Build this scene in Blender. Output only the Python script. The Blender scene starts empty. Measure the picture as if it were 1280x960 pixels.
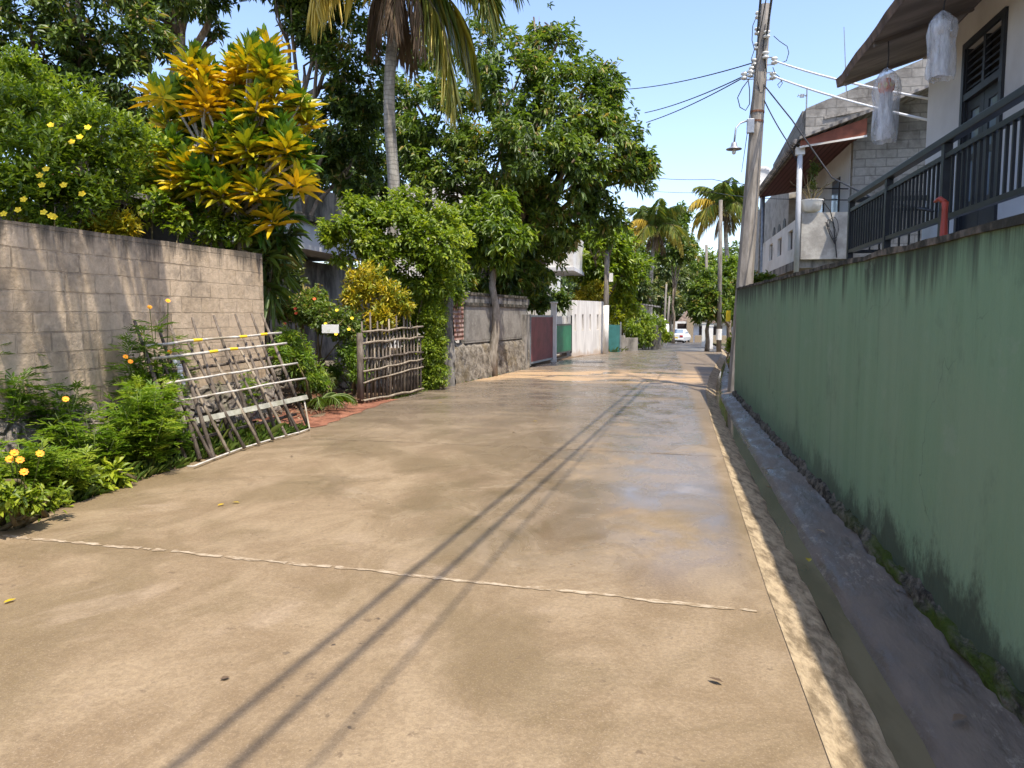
import bpy, math, random
import numpy as np
from mathutils import Vector, Matrix
R = math.radians
random.seed(7)
rng = np.random.default_rng(11)
scene = bpy.context.scene
COL = scene.collection

# ------------------------------------------------------------------ camera
FPX = 950.0; YAW = R(11.3); PIT = R(5.1); CAM = np.array([0, 0, 1.55])
FW = np.array([-math.sin(YAW)*math.cos(PIT), math.cos(YAW)*math.cos(PIT), -math.sin(PIT)])
RT = np.array([math.cos(YAW), math.sin(YAW), 0.0]); UP = np.cross(RT, FW)
def at(px, py, X=None, Y=None, Z=None):
    """Where the sight line through a photo pixel meets a world plane."""
    d = FW + RT*(px-640)/FPX + UP*(480-py)/FPX
    i, v = (0, X) if X is not None else (1, Y) if Y is not None else (2, Z)
    return CAM + d*((v-CAM[i])/d[i])
cd = bpy.data.cameras.new('camera'); cam = bpy.data.objects.new('camera', cd); COL.objects.link(cam)
cd.sensor_width = 36; cd.lens = 36*FPX/1280; cd.clip_end = 3000; cd.clip_start = .05
cam.location = CAM; cam.rotation_euler = (math.pi/2-PIT, 0, YAW)
scene.camera = cam

# ------------------------------------------------------------------ light
SUN = Vector((.30, -.34, 1.0)).normalized()
w = bpy.data.worlds.new('World'); scene.world = w; w.use_nodes = True
nt = w.node_tree; nt.nodes.clear()
sk = nt.nodes.new('ShaderNodeTexSky'); sk.sky_type = 'NISHITA'; sk.sun_disc = False
sk.sun_elevation = math.asin(SUN.z); sk.sun_rotation = math.atan2(SUN.x, SUN.y)
sk.air_density = 1.0; sk.dust_density = 1.3; sk.ozone_density = 1.3
bg = nt.nodes.new('ShaderNodeBackground'); bg.inputs[1].default_value = .145
ow = nt.nodes.new('ShaderNodeOutputWorld')
tn = nt.nodes.new('ShaderNodeMix'); tn.data_type = 'RGBA'; tn.blend_type = 'MULTIPLY'; tn.inputs[0].default_value = 1; tn.inputs[7].default_value = (.97, .945, 1, 1)
nt.links.new(sk.outputs[0], tn.inputs[6]); nt.links.new(tn.outputs[2], bg.inputs[0]); nt.links.new(bg.outputs[0], ow.inputs[0])
ld = bpy.data.lights.new('sun', 'SUN'); ld.energy = 3.0; ld.angle = R(.5); ld.color = (1, .93, .82)
lo = bpy.data.objects.new('sun', ld); COL.objects.link(lo); lo.rotation_euler = SUN.to_track_quat('Z', 'Y').to_euler()
lo.location = (10, -10, 30)
scene.view_settings.view_transform = 'Standard'; scene.view_settings.look = 'None'
scene.view_settings.exposure = 1.2; scene.view_settings.gamma = 1
scene.render.engine = 'CYCLES'
scene.cycles.use_denoising = True
scene.cycles.max_bounces = 9; scene.cycles.diffuse_bounces = 5; scene.cycles.use_adaptive_sampling = True; scene.cycles.adaptive_threshold = .025; scene.cycles.glossy_bounces = 2
scene.cycles.transmission_bounces = 5; scene.cycles.transparent_max_bounces = 10

# ------------------------------------------------------------------ materials
def node(nt, t, **kw):
    n = nt.nodes.new(t)
    for k, v in kw.items(): setattr(n, k, v)
    return n
class M:
    """Small wrapper for writing node materials."""
    def __init__(s, name, rough=.8, spec=.3, metal=0):
        s.m = bpy.data.materials.new(name); s.m.use_nodes = True; s.t = s.m.node_tree
        s.b = s.t.nodes['Principled BSDF']; s.out = s.t.nodes['Material Output']
        s.b.inputs['Roughness'].default_value = rough; s.b.inputs['Metallic'].default_value = metal
        s.b.inputs['Specular IOR Level'].default_value = spec
        s.pos = None
    def link(s, a, b): s.t.links.new(a, b)
    def P(s, scale=(1, 1, 1), obj=False):
        if obj: src = node(s.t, 'ShaderNodeTexCoord').outputs['Object']
        else: src = node(s.t, 'ShaderNodeNewGeometry').outputs['Position']
        v = node(s.t, 'ShaderNodeVectorMath', operation='MULTIPLY'); s.link(src, v.inputs[0]); v.inputs[1].default_value = scale
        return v.outputs[0]
    def noise(s, scale=(1, 1, 1), detail=5, rough=.6, obj=False, dist=0):
        n = node(s.t, 'ShaderNodeTexNoise'); n.inputs['Scale'].default_value = 1; n.inputs['Detail'].default_value = detail
        n.inputs['Roughness'].default_value = rough; n.inputs['Distortion'].default_value = dist
        if not isinstance(scale, (tuple, list)): scale = (scale,)*3
        s.link(s.P(scale, obj), n.inputs['Vector']); return n.outputs['Fac']
    def mask(s, fac, lo, hi, a=0, b=1):
        n = node(s.t, 'ShaderNodeMapRange'); n.interpolation_type = 'SMOOTHSTEP'
        s.set(n.inputs[0], fac)
        for i, v in zip((1, 2, 3, 4), (lo, hi, a, b)): n.inputs[i].default_value = v
        return n.outputs[0]
    def set(s, inp, v):
        if hasattr(v, 'is_output') or hasattr(v, 'links'): s.link(v, inp)
        elif isinstance(v, (tuple, list)) and len(v) == 3: inp.default_value = (*v, 1)
        else: inp.default_value = v
    def mix(s, fac, a, b, mode='MIX'):
        n = node(s.t, 'ShaderNodeMix', data_type='RGBA', blend_type=mode)
        s.set(n.inputs[0], fac); s.set(n.inputs[6], a); s.set(n.inputs[7], b); return n.outputs[2]
    def math(s, op, a, b=0):
        n = node(s.t, 'ShaderNodeMath', operation=op); s.set(n.inputs[0], a); s.set(n.inputs[1], b); return n.outputs[0]
    def xyz(s, i): 
        n = node(s.t, 'ShaderNodeSeparateXYZ'); s.link(node(s.t, 'ShaderNodeNewGeometry').outputs['Position'], n.inputs[0]); return n.outputs[i]
    def ramp(s, fac, stops):
        n = node(s.t, 'ShaderNodeValToRGB'); s.link(fac, n.inputs[0]); e = n.color_ramp.elements
        while len(e) < len(stops): e.new(.5)
        for q, (p, c) in zip(e, stops): q.position = p; q.color = (*c, 1)
        return n.outputs[0]
    def bump(s, h, strength=.3, dist=.02):
        n = node(s.t, 'ShaderNodeBump'); n.inputs['Strength'].default_value = strength; n.inputs['Distance'].default_value = dist
        s.link(h, n.inputs['Height']); s.link(n.outputs[0], s.b.inputs['Normal'])
    def color(s, c): s.set(s.b.inputs['Base Color'], c); return s.m
    def rough(s, r): s.set(s.b.inputs['Roughness'], r)

def plain(name, c, rough=.7, var=.25, scale=6, bump=0, spec=.3, metal=0, dirt=None):
    k = M(name, rough, spec, metal); n = k.noise(scale, obj=True)
    dark = tuple(x*(1-var) for x in c); lite = tuple(min(1, x*(1+var)) for x in c)
    col = k.mix(k.mask(n, .3, .7), dark, lite)
    if dirt: col = k.mix(k.mask(k.noise(scale*.4, obj=True), .48, .7), col, dirt)
    if bump: k.bump(k.noise(scale*5, obj=True), bump)
    return k.color(col)

def leafmat(name, stops, rough=.42, trans=.32, tint=(1.25, 1.3, .6), spec=.45):
    k = M(name, rough, spec)
    a = node(k.t, 'ShaderNodeAttribute', attribute_name='var')
    c = k.ramp(a.outputs['Fac'], stops); k.color(c)
    tr = node(k.t, 'ShaderNodeBsdfTranslucent'); k.link(k.mix(1.0, c, tint, 'MULTIPLY'), tr.inputs[0])
    mx = node(k.t, 'ShaderNodeMixShader'); mx.inputs[0].default_value = trans
    k.link(k.b.outputs[0], mx.inputs[1]); k.link(tr.outputs[0], mx.inputs[2]); k.link(mx.outputs[0], k.out.inputs[0])
    return k.m

MT = {}
MT['mango'] = leafmat('mango leaf', [(0, (.038, .07, .013)), (.45, (.10, .16, .024)), (.8, (.18, .245, .034)), (.97, (.26, .30, .045)), (1, (.30, .22, .06))], trans=.40)
MT['dark'] = leafmat('dark leaf', [(0, (.03, .055, .013)), (.5, (.08, .13, .022)), (.97, (.18, .23, .04)), (1, (.28, .21, .06))], trans=.36)
MT['bright'] = leafmat('bright leaf', [(0, (.055, .10, .010)), (.5, (.16, .235, .018)), (1, (.32, .37, .03))], trans=.42)
MT['fern'] = leafmat('feathery leaf', [(0, (.06, .12, .012)), (.5, (.15, .25, .02)), (1, (.28, .34, .04))], trans=.45)
MT['croton'] = leafmat('croton leaf', [(0, (.05, .13, .012)), (.34, (.12, .22, .015)), (.5, (.34, .35, .015)), (.72, (.64, .46, .012)), (1, (.64, .39, .012))], trans=.28, tint=(1.1, 1, .5))
MT['gold'] = leafmat('gold leaf', [(0, (.12, .18, .015)), (.4, (.36, .34, .02)), (1, (.62, .44, .02))], trans=.3, tint=(1.1, 1.05, .5))
MT['lime'] = leafmat('lime leaf', [(0, (.10, .17, .015)), (.5, (.25, .32, .02)), (1, (.46, .46, .03))], trans=.35)
MT['palm'] = leafmat('palm leaf', [(0, (.06, .12, .025)), (.4, (.14, .21, .045)), (.68, (.36, .32, .05)), (1, (.60, .45, .08))], trans=.25, rough=.5)
MT['dry'] = leafmat('dry leaf', [(0, (.13, .085, .05)), (.5, (.24, .165, .10)), (1, (.42, .32, .20))], trans=.2, tint=(1, .95, .8), rough=.8)
MT['olive'] = leafmat('far leaf', [(0, (.04, .07, .018)), (.5, (.09, .13, .03)), (.85, (.17, .18, .045)), (1, (.26, .21, .06))])
MT['grass'] = leafmat('grass blade', [(0, (.05, .10, .015)), (.5, (.11, .19, .025)), (1, (.24, .25, .06))], trans=.35)
k = M('orange petal', .6); a = node(k.t, 'ShaderNodeAttribute', attribute_name='var')
MT['petal'] = k.color(k.ramp(a.outputs['Fac'], [(0, (.85, .22, .01)), (1, (.95, .42, .01))]))
k = M('yellow petal', .6); a = node(k.t, 'ShaderNodeAttribute', attribute_name='var')
MT['ypetal'] = k.color(k.ramp(a.outputs['Fac'], [(0, (.85, .55, .01)), (1, (.95, .72, .04))]))
k = M('red petal', .6); a = node(k.t, 'ShaderNodeAttribute', attribute_name='var')
MT['rpetal'] = k.color(k.ramp(a.outputs['Fac'], [(0, (.65, .05, .02)), (1, (.8, .14, .03))]))

def barkmat(name, c1, c2, ring=0):
    k = M(name, .9, .15); n = k.noise((14, 14, 3.5), obj=True); c = k.mix(k.mask(n, .35, .68), c1, c2)
    n2 = k.noise(2.2, obj=True); c = k.mix(k.mask(n2, .5, .72), c, tuple(x*.55 for x in c1))
    if ring:
        wv = node(k.t, 'ShaderNodeTexWave', wave_type='BANDS', bands_direction='Z'); wv.inputs['Scale'].default_value = ring
        wv.inputs['Distortion'].default_value = 6; wv.inputs['Detail'].default_value = 2; k.link(k.P((1, 1, 1), True), wv.inputs['Vector'])
        c = k.mix(k.mask(wv.outputs['Fac'], .7, .98, 0, .45), c, tuple(x*.5 for x in c1))
    k.bump(n, .6, .03); return k.color(c)
MT['bark'] = barkmat('grey brown bark', (.16, .12, .085), (.30, .25, .19))
MT['barkpale'] = barkmat('pale bark', (.30, .27, .22), (.48, .44, .37))
MT['palmbark'] = barkmat('coconut bark', (.27, .24, .20), (.44, .40, .33), ring=3.1)
MT['streetbark'] = barkmat('smooth grey bark', (.20, .17, .13), (.34, .30, .25))
MT['twig'] = barkmat('twig', (.12, .10, .05), (.22, .17, .09))
MT['stem'] = plain('green stem', (.12, .16, .04), .6)
MT['wood'] = barkmat('weathered wood', (.085, .068, .052), (.20, .165, .13))
MT['woodpale'] = barkmat('pale peeled stick', (.20, .16, .115), (.36, .30, .22))
MT['rail'] = plain('whitewashed pole', (.50, .465, .40), .75, .2, 9, .2, dirt=(.30, .25, .17))
MT['plank'] = plain('grey green old plank', (.36, .35, .28), .8, .25, 7, .2, dirt=(.24, .23, .15))
MT['white'] = plain('white paint', (.74, .72, .67), .7, .06, 3, .05, dirt=(.52, .47, .40))
MT['offwhite'] = plain('cream plaster', (.62, .62, .63), .85, .06, 1.5, .08, dirt=(.50, .49, .49))
MT['black'] = plain('black metal paint', (.018, .02, .022), .38, .2, 20, spec=.5)
MT['cable'] = plain('cable sheath', (.025, .025, .027), .6)
MT['whitecable'] = plain('white cable', (.75, .75, .74), .5, .05)
MT['porcelain'] = plain('porcelain', (.70, .68, .62), .25, .1, spec=.5)
MT['endplaster'] = plain('bare cement plaster', (.40, .375, .33), .9, .2, 5, .3, dirt=(.27, .25, .22))
MT['galv'] = plain('galvanised metal', (.32, .33, .34), .45, .2, 12, metal=.6)
MT['greypipe'] = plain('grey pvc', (.46, .47, .48), .45, .08)
MT['rust'] = plain('rusty iron', (.17, .08, .045), .85, .35, 12, .3)
MT['glass'] = plain('window glass', (.20, .26, .33), .07, .1, spec=.9)
MT['darkwood'] = plain('dark brown joinery', (.035, .022, .018), .5, .25, 8)
MT['blackwood'] = plain('blue black joinery', (.022, .026, .034), .45, .2, 8, spec=.5)
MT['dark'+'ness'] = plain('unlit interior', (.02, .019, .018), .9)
MT['ribbon'] = plain('white cloth', (.75, .75, .76), .9, .1)
MT['yellow'] = plain('yellow paint', (.78, .52, .02), .5, .1)
MT['redplastic'] = plain('red plastic', (.36, .055, .03), .4, .12)
MT['rubber'] = plain('tyre rubber', (.02, .02, .02), .8)

# concrete lane: tan cement, olive damp stains, a water film down the right side and across the far slabs
k = M('concrete lane', .6, .3)
big = k.noise((.42, .34, 1), 6, .62, dist=1.6); mid = k.noise((1.9, 1.3, 1), 7, .66, dist=.8); fine = k.noise((120, 120, 120), 2, .7)
grit = k.noise((48, 48, 48), 4, .72); spk = k.noise((17, 17, 17), 2, .6)
c = k.mix(k.mask(mid, .28, .74), (.205, .142, .076), (.345, .258, .156))
c = k.mix(k.mask(big, .44, .60, 0, .62), c, (.138, .098, .043))                     # damp olive brown stains
c = k.mix(k.mask(k.noise((.7, .6, 1), 5, .62, dist=1.8), .55, .70, 0, .55), c, (.375, .285, .19))
c = k.mix(k.mask(grit, .36, .62, 0, .38), c, (.125, .085, .05))
c = k.mix(k.mask(fine, .52, .72, 0, .35), c, (.44, .34, .23))
c = k.mix(k.math('MULTIPLY', k.mask(spk, .68, .74), k.mask(k.noise((1.1, 1.1, 1), 3), .5, .62)), c, (.07, .05, .035))
c = k.mix(k.math('MULTIPLY', k.mask(k.noise((6, 6, 6), 4, .7), .64, .72, 0, .7), k.mask(k.xyz(1), 9, 4)), c, (.13, .09, .055))
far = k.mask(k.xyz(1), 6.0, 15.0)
band = k.math('MULTIPLY', k.mask(k.xyz(1), 17.0, 18.4), k.mask(k.xyz(1), 23.0, 20.8))
tanband = k.math('MULTIPLY', band, k.mask(k.noise((.5, 1.3, 1), 4, dist=1), .40, .56))
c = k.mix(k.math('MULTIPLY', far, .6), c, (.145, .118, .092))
c = k.mix(tanband, c, (.42, .285, .16))  # brighter tan strip across the lane, also given less coat
right = k.mask(k.xyz(0), -2.6, -.6); edge = k.mask(k.xyz(0), .62, .45)
near = k.mask(k.xyz(1), 3.9, 5.4)
w1 = k.math('MULTIPLY', k.math('MULTIPLY', right, near), k.mask(k.noise((.8, 1.0, 1), 5, .62, dist=1.2), .28, .50))
w2 = k.math('MULTIPLY', far, k.mask(k.noise((.55, 1.0, 1), 5, .62, dist=1.4), .36, .54))
w3 = k.math('MULTIPLY', k.mask(k.noise((.5, .45, 1), 5, .6, dist=1.5), .50, .64), k.mask(k.xyz(1), 3.6, 5.5, 0, .45))
wet = k.math('MULTIPLY', k.math('MULTIPLY', k.math('MAXIMUM', k.math('MAXIMUM', w1, w2), w3), k.math('SUBTRACT', 1.0, k.math('MULTIPLY', tanband, .8))), edge)
c = k.mix(k.math('MULTIPLY', wet, .35), c, k.mix(1.0, c, (.62, .58, .55), 'MULTIPLY'))
k.rough(k.mask(mid, .2, .8, .70, .52))
k.set(k.b.inputs['Coat Weight'], wet); k.b.inputs['Coat IOR'].default_value = 1.5
k.set(k.b.inputs['Coat Roughness'], k.mask(mid, .3, .7, .14, .38))
k.bump(k.math('ADD', k.math('MULTIPLY', fine, .4), grit), .5, .010)
MT['lane'] = k.color(c)
k = M('pale joint mortar', .8); MT['joint'] = k.color(k.mix(k.mask(k.noise((14, 40, 30), 4, .75), .44, .58), (.25, .182, .108), (.42, .34, .24)))
k = M('dark joint', .8); MT['djoint'] = k.color(k.mix(k.mask(k.noise(20), .35, .6), (.12, .085, .055), (.24, .175, .115)))
k = M('old asphalt', .6, .4); n = k.noise((.6, .25, 1), 5); c = k.mix(k.mask(n, .4, .62), (.06, .055, .05), (.15, .13, .11))
c = k.mix(k.mask(k.noise((.8, 1.6, 1), 4), .58, .7), c, (.30, .26, .21)); k.rough(k.mask(n, .35, .6, .7, .3)); k.bump(k.noise(40), .2); MT['asphalt'] = k.color(c)
k = M('bare soil', .95, .1); n = k.noise(3); c = k.mix(k.mask(n, .35, .65), (.10, .065, .04), (.20, .14, .09)); k.bump(k.noise(14), .7, .06); MT['soil'] = k.color(c)
k = M('red earth', .95, .1); n = k.noise(4); c = k.mix(k.mask(n, .35, .65), (.16, .068, .042), (.30, .135, .082))
c = k.mix(k.mask(k.noise(22), .58, .7), c, (.12, .06, .035)); k.bump(k.noise(18), .7, .05); MT['red'] = k.color(c)
k = M('garden ground', .95, .1); n = k.noise(1.2); c = k.mix(k.mask(n, .4, .6), (.07, .085, .03), (.15, .115, .07)); MT['garden'] = k.color(c)

# drain: dark wet cement, rough sunlit lip, silt water
k = M('wet drain cement', .4, .5); n = k.noise((5, 1.6, 5), 5, .65); c = k.mix(k.mask(n, .35, .65), (.090, .062, .040), (.165, .122, .084))
c = k.mix(k.math('MULTIPLY', k.mask(k.noise((20, 7, 20), 5, .8), .53, .64, 0, .55), k.mask(k.noise((2.2, .9, 2), 3), .40, .54)), c, (.34, .28, .20)); k.rough(k.math('ADD', k.mask(n, .38, .62, .26, .6), k.mask(k.xyz(1), 9.0, 4.0, 0, .12))); k.bump(k.noise((26, 9, 26), 5), .45, .02); MT['drain'] = k.color(c)
k = M('rough cement lip', .85, .2); n = k.noise((12, 6, 12), 5, .7); c = k.mix(k.mask(n, .32, .66), (.17, .125, .075), (.44, .34, .215))
c = k.mix(k.mask(k.noise((5, 2, 5), 4), .56, .68, 0, .8), c, (.13, .095, .055)); k.bump(n, 1, .03); MT['lip'] = k.color(c)
k = M('silty water', .06, .5); c = k.mix(k.mask(k.noise((3, .8, 3)), .4, .6), (.12, .088, .050), (.17, .128, .075)); k.bump(k.noise((9, 4, 9), 2), .08, .01); MT['water'] = k.color(c)
k = M('mossy rubble', .95, .15); n = k.noise(9, 5, .7); c = k.mix(k.mask(n, .35, .65), (.035, .03, .022), (.20, .17, .125))
moss = k.math('MULTIPLY', k.mask(k.noise((5, 1.3, 5), 4), .38, .54), k.mask(k.xyz(1), 7.0, 4.6)); c = k.mix(moss, c, (.055, .078, .010)); k.bump(k.noise(24, 5), 1, .04); MT['moss'] = k.color(c)

# green painted wall, streaked and mouldy along its foot and its top
k = M('weathered green paint', .75, .25)
st = k.noise((5.5, 5.5, .35), 5, .62); bl = k.noise((.8, .8, .8), 4)
c = k.mix(k.mask(st, .25, .75), (.150, .245, .140), (.178, .278, .165))
c = k.mix(k.mask(bl, .42, .64, 0, .5), c, (.195, .265, .165))
c = k.mix(k.mask(k.noise((14, 14, .5), 4), .60, .72, 0, .3), c, (.085, .145, .085))
c = k.mix(k.mask(k.noise((9, 9, .4), 3), .64, .74, 0, .25), c, (.15, .19, .145))
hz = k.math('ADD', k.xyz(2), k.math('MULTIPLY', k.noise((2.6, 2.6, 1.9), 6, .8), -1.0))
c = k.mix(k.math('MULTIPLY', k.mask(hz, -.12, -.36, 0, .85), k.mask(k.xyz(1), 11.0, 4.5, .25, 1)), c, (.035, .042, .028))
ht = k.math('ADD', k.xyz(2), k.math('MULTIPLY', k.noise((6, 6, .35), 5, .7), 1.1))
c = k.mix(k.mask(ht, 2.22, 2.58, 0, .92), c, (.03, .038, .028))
c = k.mix(k.math('MULTIPLY', k.mask(k.noise((2.6, 2.6, 1.6), 6, .72), .54, .68), .35), c, (.07, .105, .07))
c = k.mix(k.mask(k.noise((1.3, 1.3, 2.2), 6, .7), .60, .66, 0, .3), c, (.235, .30, .215))
cv = node(k.t, 'ShaderNodeTexVoronoi', feature='DISTANCE_TO_EDGE'); cv.inputs['Scale'].default_value = .55; cw = node(k.t, 'ShaderNodeTexNoise'); cw.inputs['Scale'].default_value = 2.2; cw.inputs['Detail'].default_value = 5; k.link(k.P(), cw.inputs['Vector'])
cva = node(k.t, 'ShaderNodeVectorMath', operation='ADD'); k.link(k.P(), cva.inputs[0]); k.link(cw.outputs['Color'], cva.inputs[1]); k.link(cva.outputs[0], cv.inputs['Vector'])
c = k.mix(k.math('MULTIPLY', k.mask(cv.outputs['Distance'], .006, .0), k.mask(k.noise(.7, 3), .5, .6, 0, .55)), c, (.05, .075, .05))
k.bump(k.math('ADD', k.math('MULTIPLY', k.noise((30, 30, 14), 4), .4), k.noise((3.5, 3.5, 2.2), 3)), .35, .03); MT['green'] = k.color(c)
k = M('mouldy cement coping', .9, .15); c = k.mix(k.mask(k.noise(7), .40, .70), (.035, .035, .028), (.17, .145, .115)); k.bump(k.noise(20), .6, .02); MT['coping'] = k.color(c)

def blockmat(name, c1, c2, mortar, axis='YZ', bw=.42, rh=.2, off=0, dirt=(.09, .08, .07), dz=None, plaster=None):
    k = M(name, .92, .12)
    cmb = node(k.t, 'ShaderNodeCombineXYZ'); k.link(k.xyz(1 if axis == 'YZ' else 0), cmb.inputs[0])
    k.link(k.math('ADD', k.xyz(2), off), cmb.inputs[1])
    b = node(k.t, 'ShaderNodeTexBrick'); wob = node(k.t, 'ShaderNodeVectorMath', operation='SCALE'); wn = node(k.t, 'ShaderNodeTexNoise'); wn.inputs['Scale'].default_value = 5; k.link(k.P(), wn.inputs['Vector']); k.link(wn.outputs['Color'], wob.inputs[0]); wob.inputs['Scale'].default_value = .022
    wad = node(k.t, 'ShaderNodeVectorMath', operation='ADD'); k.link(cmb.outputs[0], wad.inputs[0]); k.link(wob.outputs[0], wad.inputs[1]); k.link(wad.outputs[0], b.inputs['Vector'])
    b.inputs['Scale'].default_value = 1; b.inputs['Brick Width'].default_value = bw; b.inputs['Row Height'].default_value = rh
    b.inputs['Mortar Size'].default_value = .010; b.inputs['Mortar Smooth'].default_value = .3
    b.inputs['Color1'].default_value = (*c1, 1); b.inputs['Color2'].default_value = (*c2, 1); b.inputs['Mortar'].default_value = (*mortar, 1)
    c = b.outputs['Color']; n = k.noise(11, 5, .7)
    c = k.mix(k.mask(n, .3, .7, .0, .45), c, tuple(x*.62 for x in c1))
    c = k.mix(k.mask(k.noise(1.4, 5, .65), .46, .66, 0, .7), c, dirt)
    h = b.outputs['Fac']
    if plaster:
        pm = k.mask(k.noise(1.3, 6, .7), .40, .58); c = k.mix(k.math('MULTIPLY', pm, .85), c, k.mix(k.mask(n, .3, .7), plaster, tuple(x*.8 for x in plaster)))
    if dz:
        tz = k.math('ADD', k.xyz(2), k.math('MULTIPLY', k.noise((5, 5, .8), 4, .7), .9)); c = k.mix(k.mask(tz, dz, dz+.3, 0, .85), c, (.05, .047, .04))
    k.bump(k.math('SUBTRACT', k.math('MULTIPLY', n, .8), h), .9, .02); return k.color(c)
MT['block'] = blockmat('tan cement block', (.47, .35, .22), (.68, .53, .365), (.38, .295, .20), dz=2.66, plaster=(.64, .495, .335), dirt=(.20, .165, .125))
MT['block2'] = blockmat('grey plaster wall', (.20, .185, .16), (.27, .25, .22), (.19, .175, .15), bw=1.6, rh=.95, dz=2.2, plaster=(.31, .29, .255))
MT['greyblock'] = blockmat('grey cement block', (.27, .255, .23), (.37, .35, .315), (.22, .21, .19), axis='XZ', bw=.38, rh=.165)
MT['greyblockside'] = blockmat('grey cement block side', (.30, .29, .265), (.40, .38, .35), (.24, .23, .21), axis='YZ', bw=.4, rh=.2)
def rubblemat(name, c1, c2, sc=5):
    k = M(name, .95, .12); v = node(k.t, 'ShaderNodeTexVoronoi', feature='DISTANCE_TO_EDGE'); v.inputs['Scale'].default_value = 1
    k.link(k.P((sc, sc, sc*1.3)), v.inputs['Vector']); n = k.noise(7, 5, .7)
    c = k.mix(k.mask(n, .32, .66), c1, c2); c = k.mix(k.mask(v.outputs['Distance'], .12, .0, 0, .35), c, (.075, .063, .05))
    c = k.mix(k.mask(k.noise(2.1), .52, .66, 0, .6), c, (.10, .10, .05))
    k.bump(k.math('ADD', k.mask(v.outputs['Distance'], 0, .2), n), 1, .05); return k.color(c)
MT['rubble'] = rubblemat('rubble stone', (.12, .10, .08), (.33, .285, .23), 4.2)
k = M('stained old concrete', .95, .1); c = k.mix(k.mask(k.noise((2, 2, .8), 5, .7), .35, .65), (.09, .085, .075), (.36, .33, .29)); k.bump(k.noise(15), .4); MT['oldconc'] = k.color(c)
k = M('weathered wall base', .95, .1); n = k.noise((6, 6, 6), 6, .75); c = k.mix(k.mask(n, .34, .66), (.10, .085, .066), (.34, .30, .24)); c = k.mix(k.mask(k.noise(1.6), .5, .66, 0, .6), c, (.17, .13, .07)); k.bump(n, 1, .05); MT['wallbase'] = k.color(c)
k = M('pole concrete', .9, .15); c = k.mix(k.mask(k.noise((10, 10, 2), 5, .7), .32, .68), (.20, .175, .145), (.36, .32, .27)); k.bump(k.noise(30), .4, .01); MT['pole'] = k.color(c)
k = M('dark pole concrete', .9, .15); c = k.mix(k.mask(k.noise((10, 10, 2), 5, .7), .32, .68), (.13, .115, .095), (.26, .23, .19)); MT['poledark'] = k.color(c)
k = M('white boundary paint', .85, .2); c = k.mix(k.mask(k.noise((3, 3, .6), 4), .4, .65), (.72, .69, .64), (.56, .53, .49))
hz = k.math('ADD', k.xyz(2), k.math('MULTIPLY', k.noise((2, 2, 1), 4), -1.0)); c = k.mix(k.mask(hz, -.30, -.50, 0, .6), c, (.46, .32, .20)); MT['whitewall'] = k.color(c)
k = M('maroon sheet', .55, .3); wv = node(k.t, 'ShaderNodeTexWave', wave_type='BANDS', bands_direction='Y'); wv.inputs['Scale'].default_value = 3; k.link(k.P(), wv.inputs['Vector'])
c = k.mix(k.mask(k.noise(3), .4, .65), (.23, .065, .06), (.16, .05, .045)); k.bump(wv.outputs['Fac'], .5, .03); MT['maroon'] = k.color(c)
k = M('green gate sheet', .5, .3); wv = node(k.t, 'ShaderNodeTexWave', wave_type='BANDS', bands_direction='Y'); wv.inputs['Scale'].default_value = 3.5; k.link(k.P(), wv.inputs['Vector'])
c = k.mix(k.mask(k.noise(3), .4, .65), (.02, .16, .075), (.03, .21, .10)); k.bump(wv.outputs['Fac'], .5, .03); MT['gategreen'] = k.color(c)
MT['teal'] = plain('teal sheet', (.06, .21, .20), .5, .15, 4)
k = M('rust corrugated sheet', .8); wv = node(k.t, 'ShaderNodeTexWave', wave_type='BANDS', bands_direction='Z'); wv.inputs['Scale'].default_value = 3; k.link(k.P(), wv.inputs['Vector'])
c = k.mix(k.mask(k.noise(6), .4, .6), (.20, .09, .065), (.38, .27, .22)); k.bump(wv.outputs['Fac'], .8, .05); MT['rustsheet'] = k.color(c)
k = M('soffit board', .8, .2); c = k.mix(k.mask(k.noise((1, 3, 1), 5), .35, .65), (.14, .125, .118), (.25, .225, .21)); MT['soffit'] = k.color(c)
k = M('maroon soffit slats', .7, .2); wv = node(k.t, 'ShaderNodeTexWave', wave_type='BANDS', bands_direction='X'); wv.inputs['Scale'].default_value = 2.6; k.link(k.P(), wv.inputs['Vector'])
c = k.mix(k.mask(wv.outputs['Fac'], .1, .3), (.05, .018, .015), (.13, .05, .042)); MT['slats'] = k.color(c)
MT['fascia'] = plain('red brown fascia', (.21, .065, .035), .6, .25, 5)
k = M('old roof tile', .9, .15); wv = node(k.t, 'ShaderNodeTexWave', wave_type='BANDS', bands_direction='Y'); wv.inputs['Scale'].default_value = 1.6; k.link(k.P(), wv.inputs['Vector'])
c = k.mix(k.mask(k.noise(3), .35, .65), (.10, .075, .06), (.22, .16, .125)); k.bump(wv.outputs['Fac'], .7, .05); MT['tile'] = k.color(c)
k = M('fibre cement roof sheet', .9, .15); wv = node(k.t, 'ShaderNodeTexWave', wave_type='BANDS', bands_direction='X'); wv.inputs['Scale'].default_value = 2; k.link(k.P(), wv.inputs['Vector'])
c = k.mix(k.mask(k.noise(3), .35, .65), (.14, .13, .12), (.28, .26, .24)); k.bump(wv.outputs['Fac'], .8, .05); MT['sheet'] = k.color(c)
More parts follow.
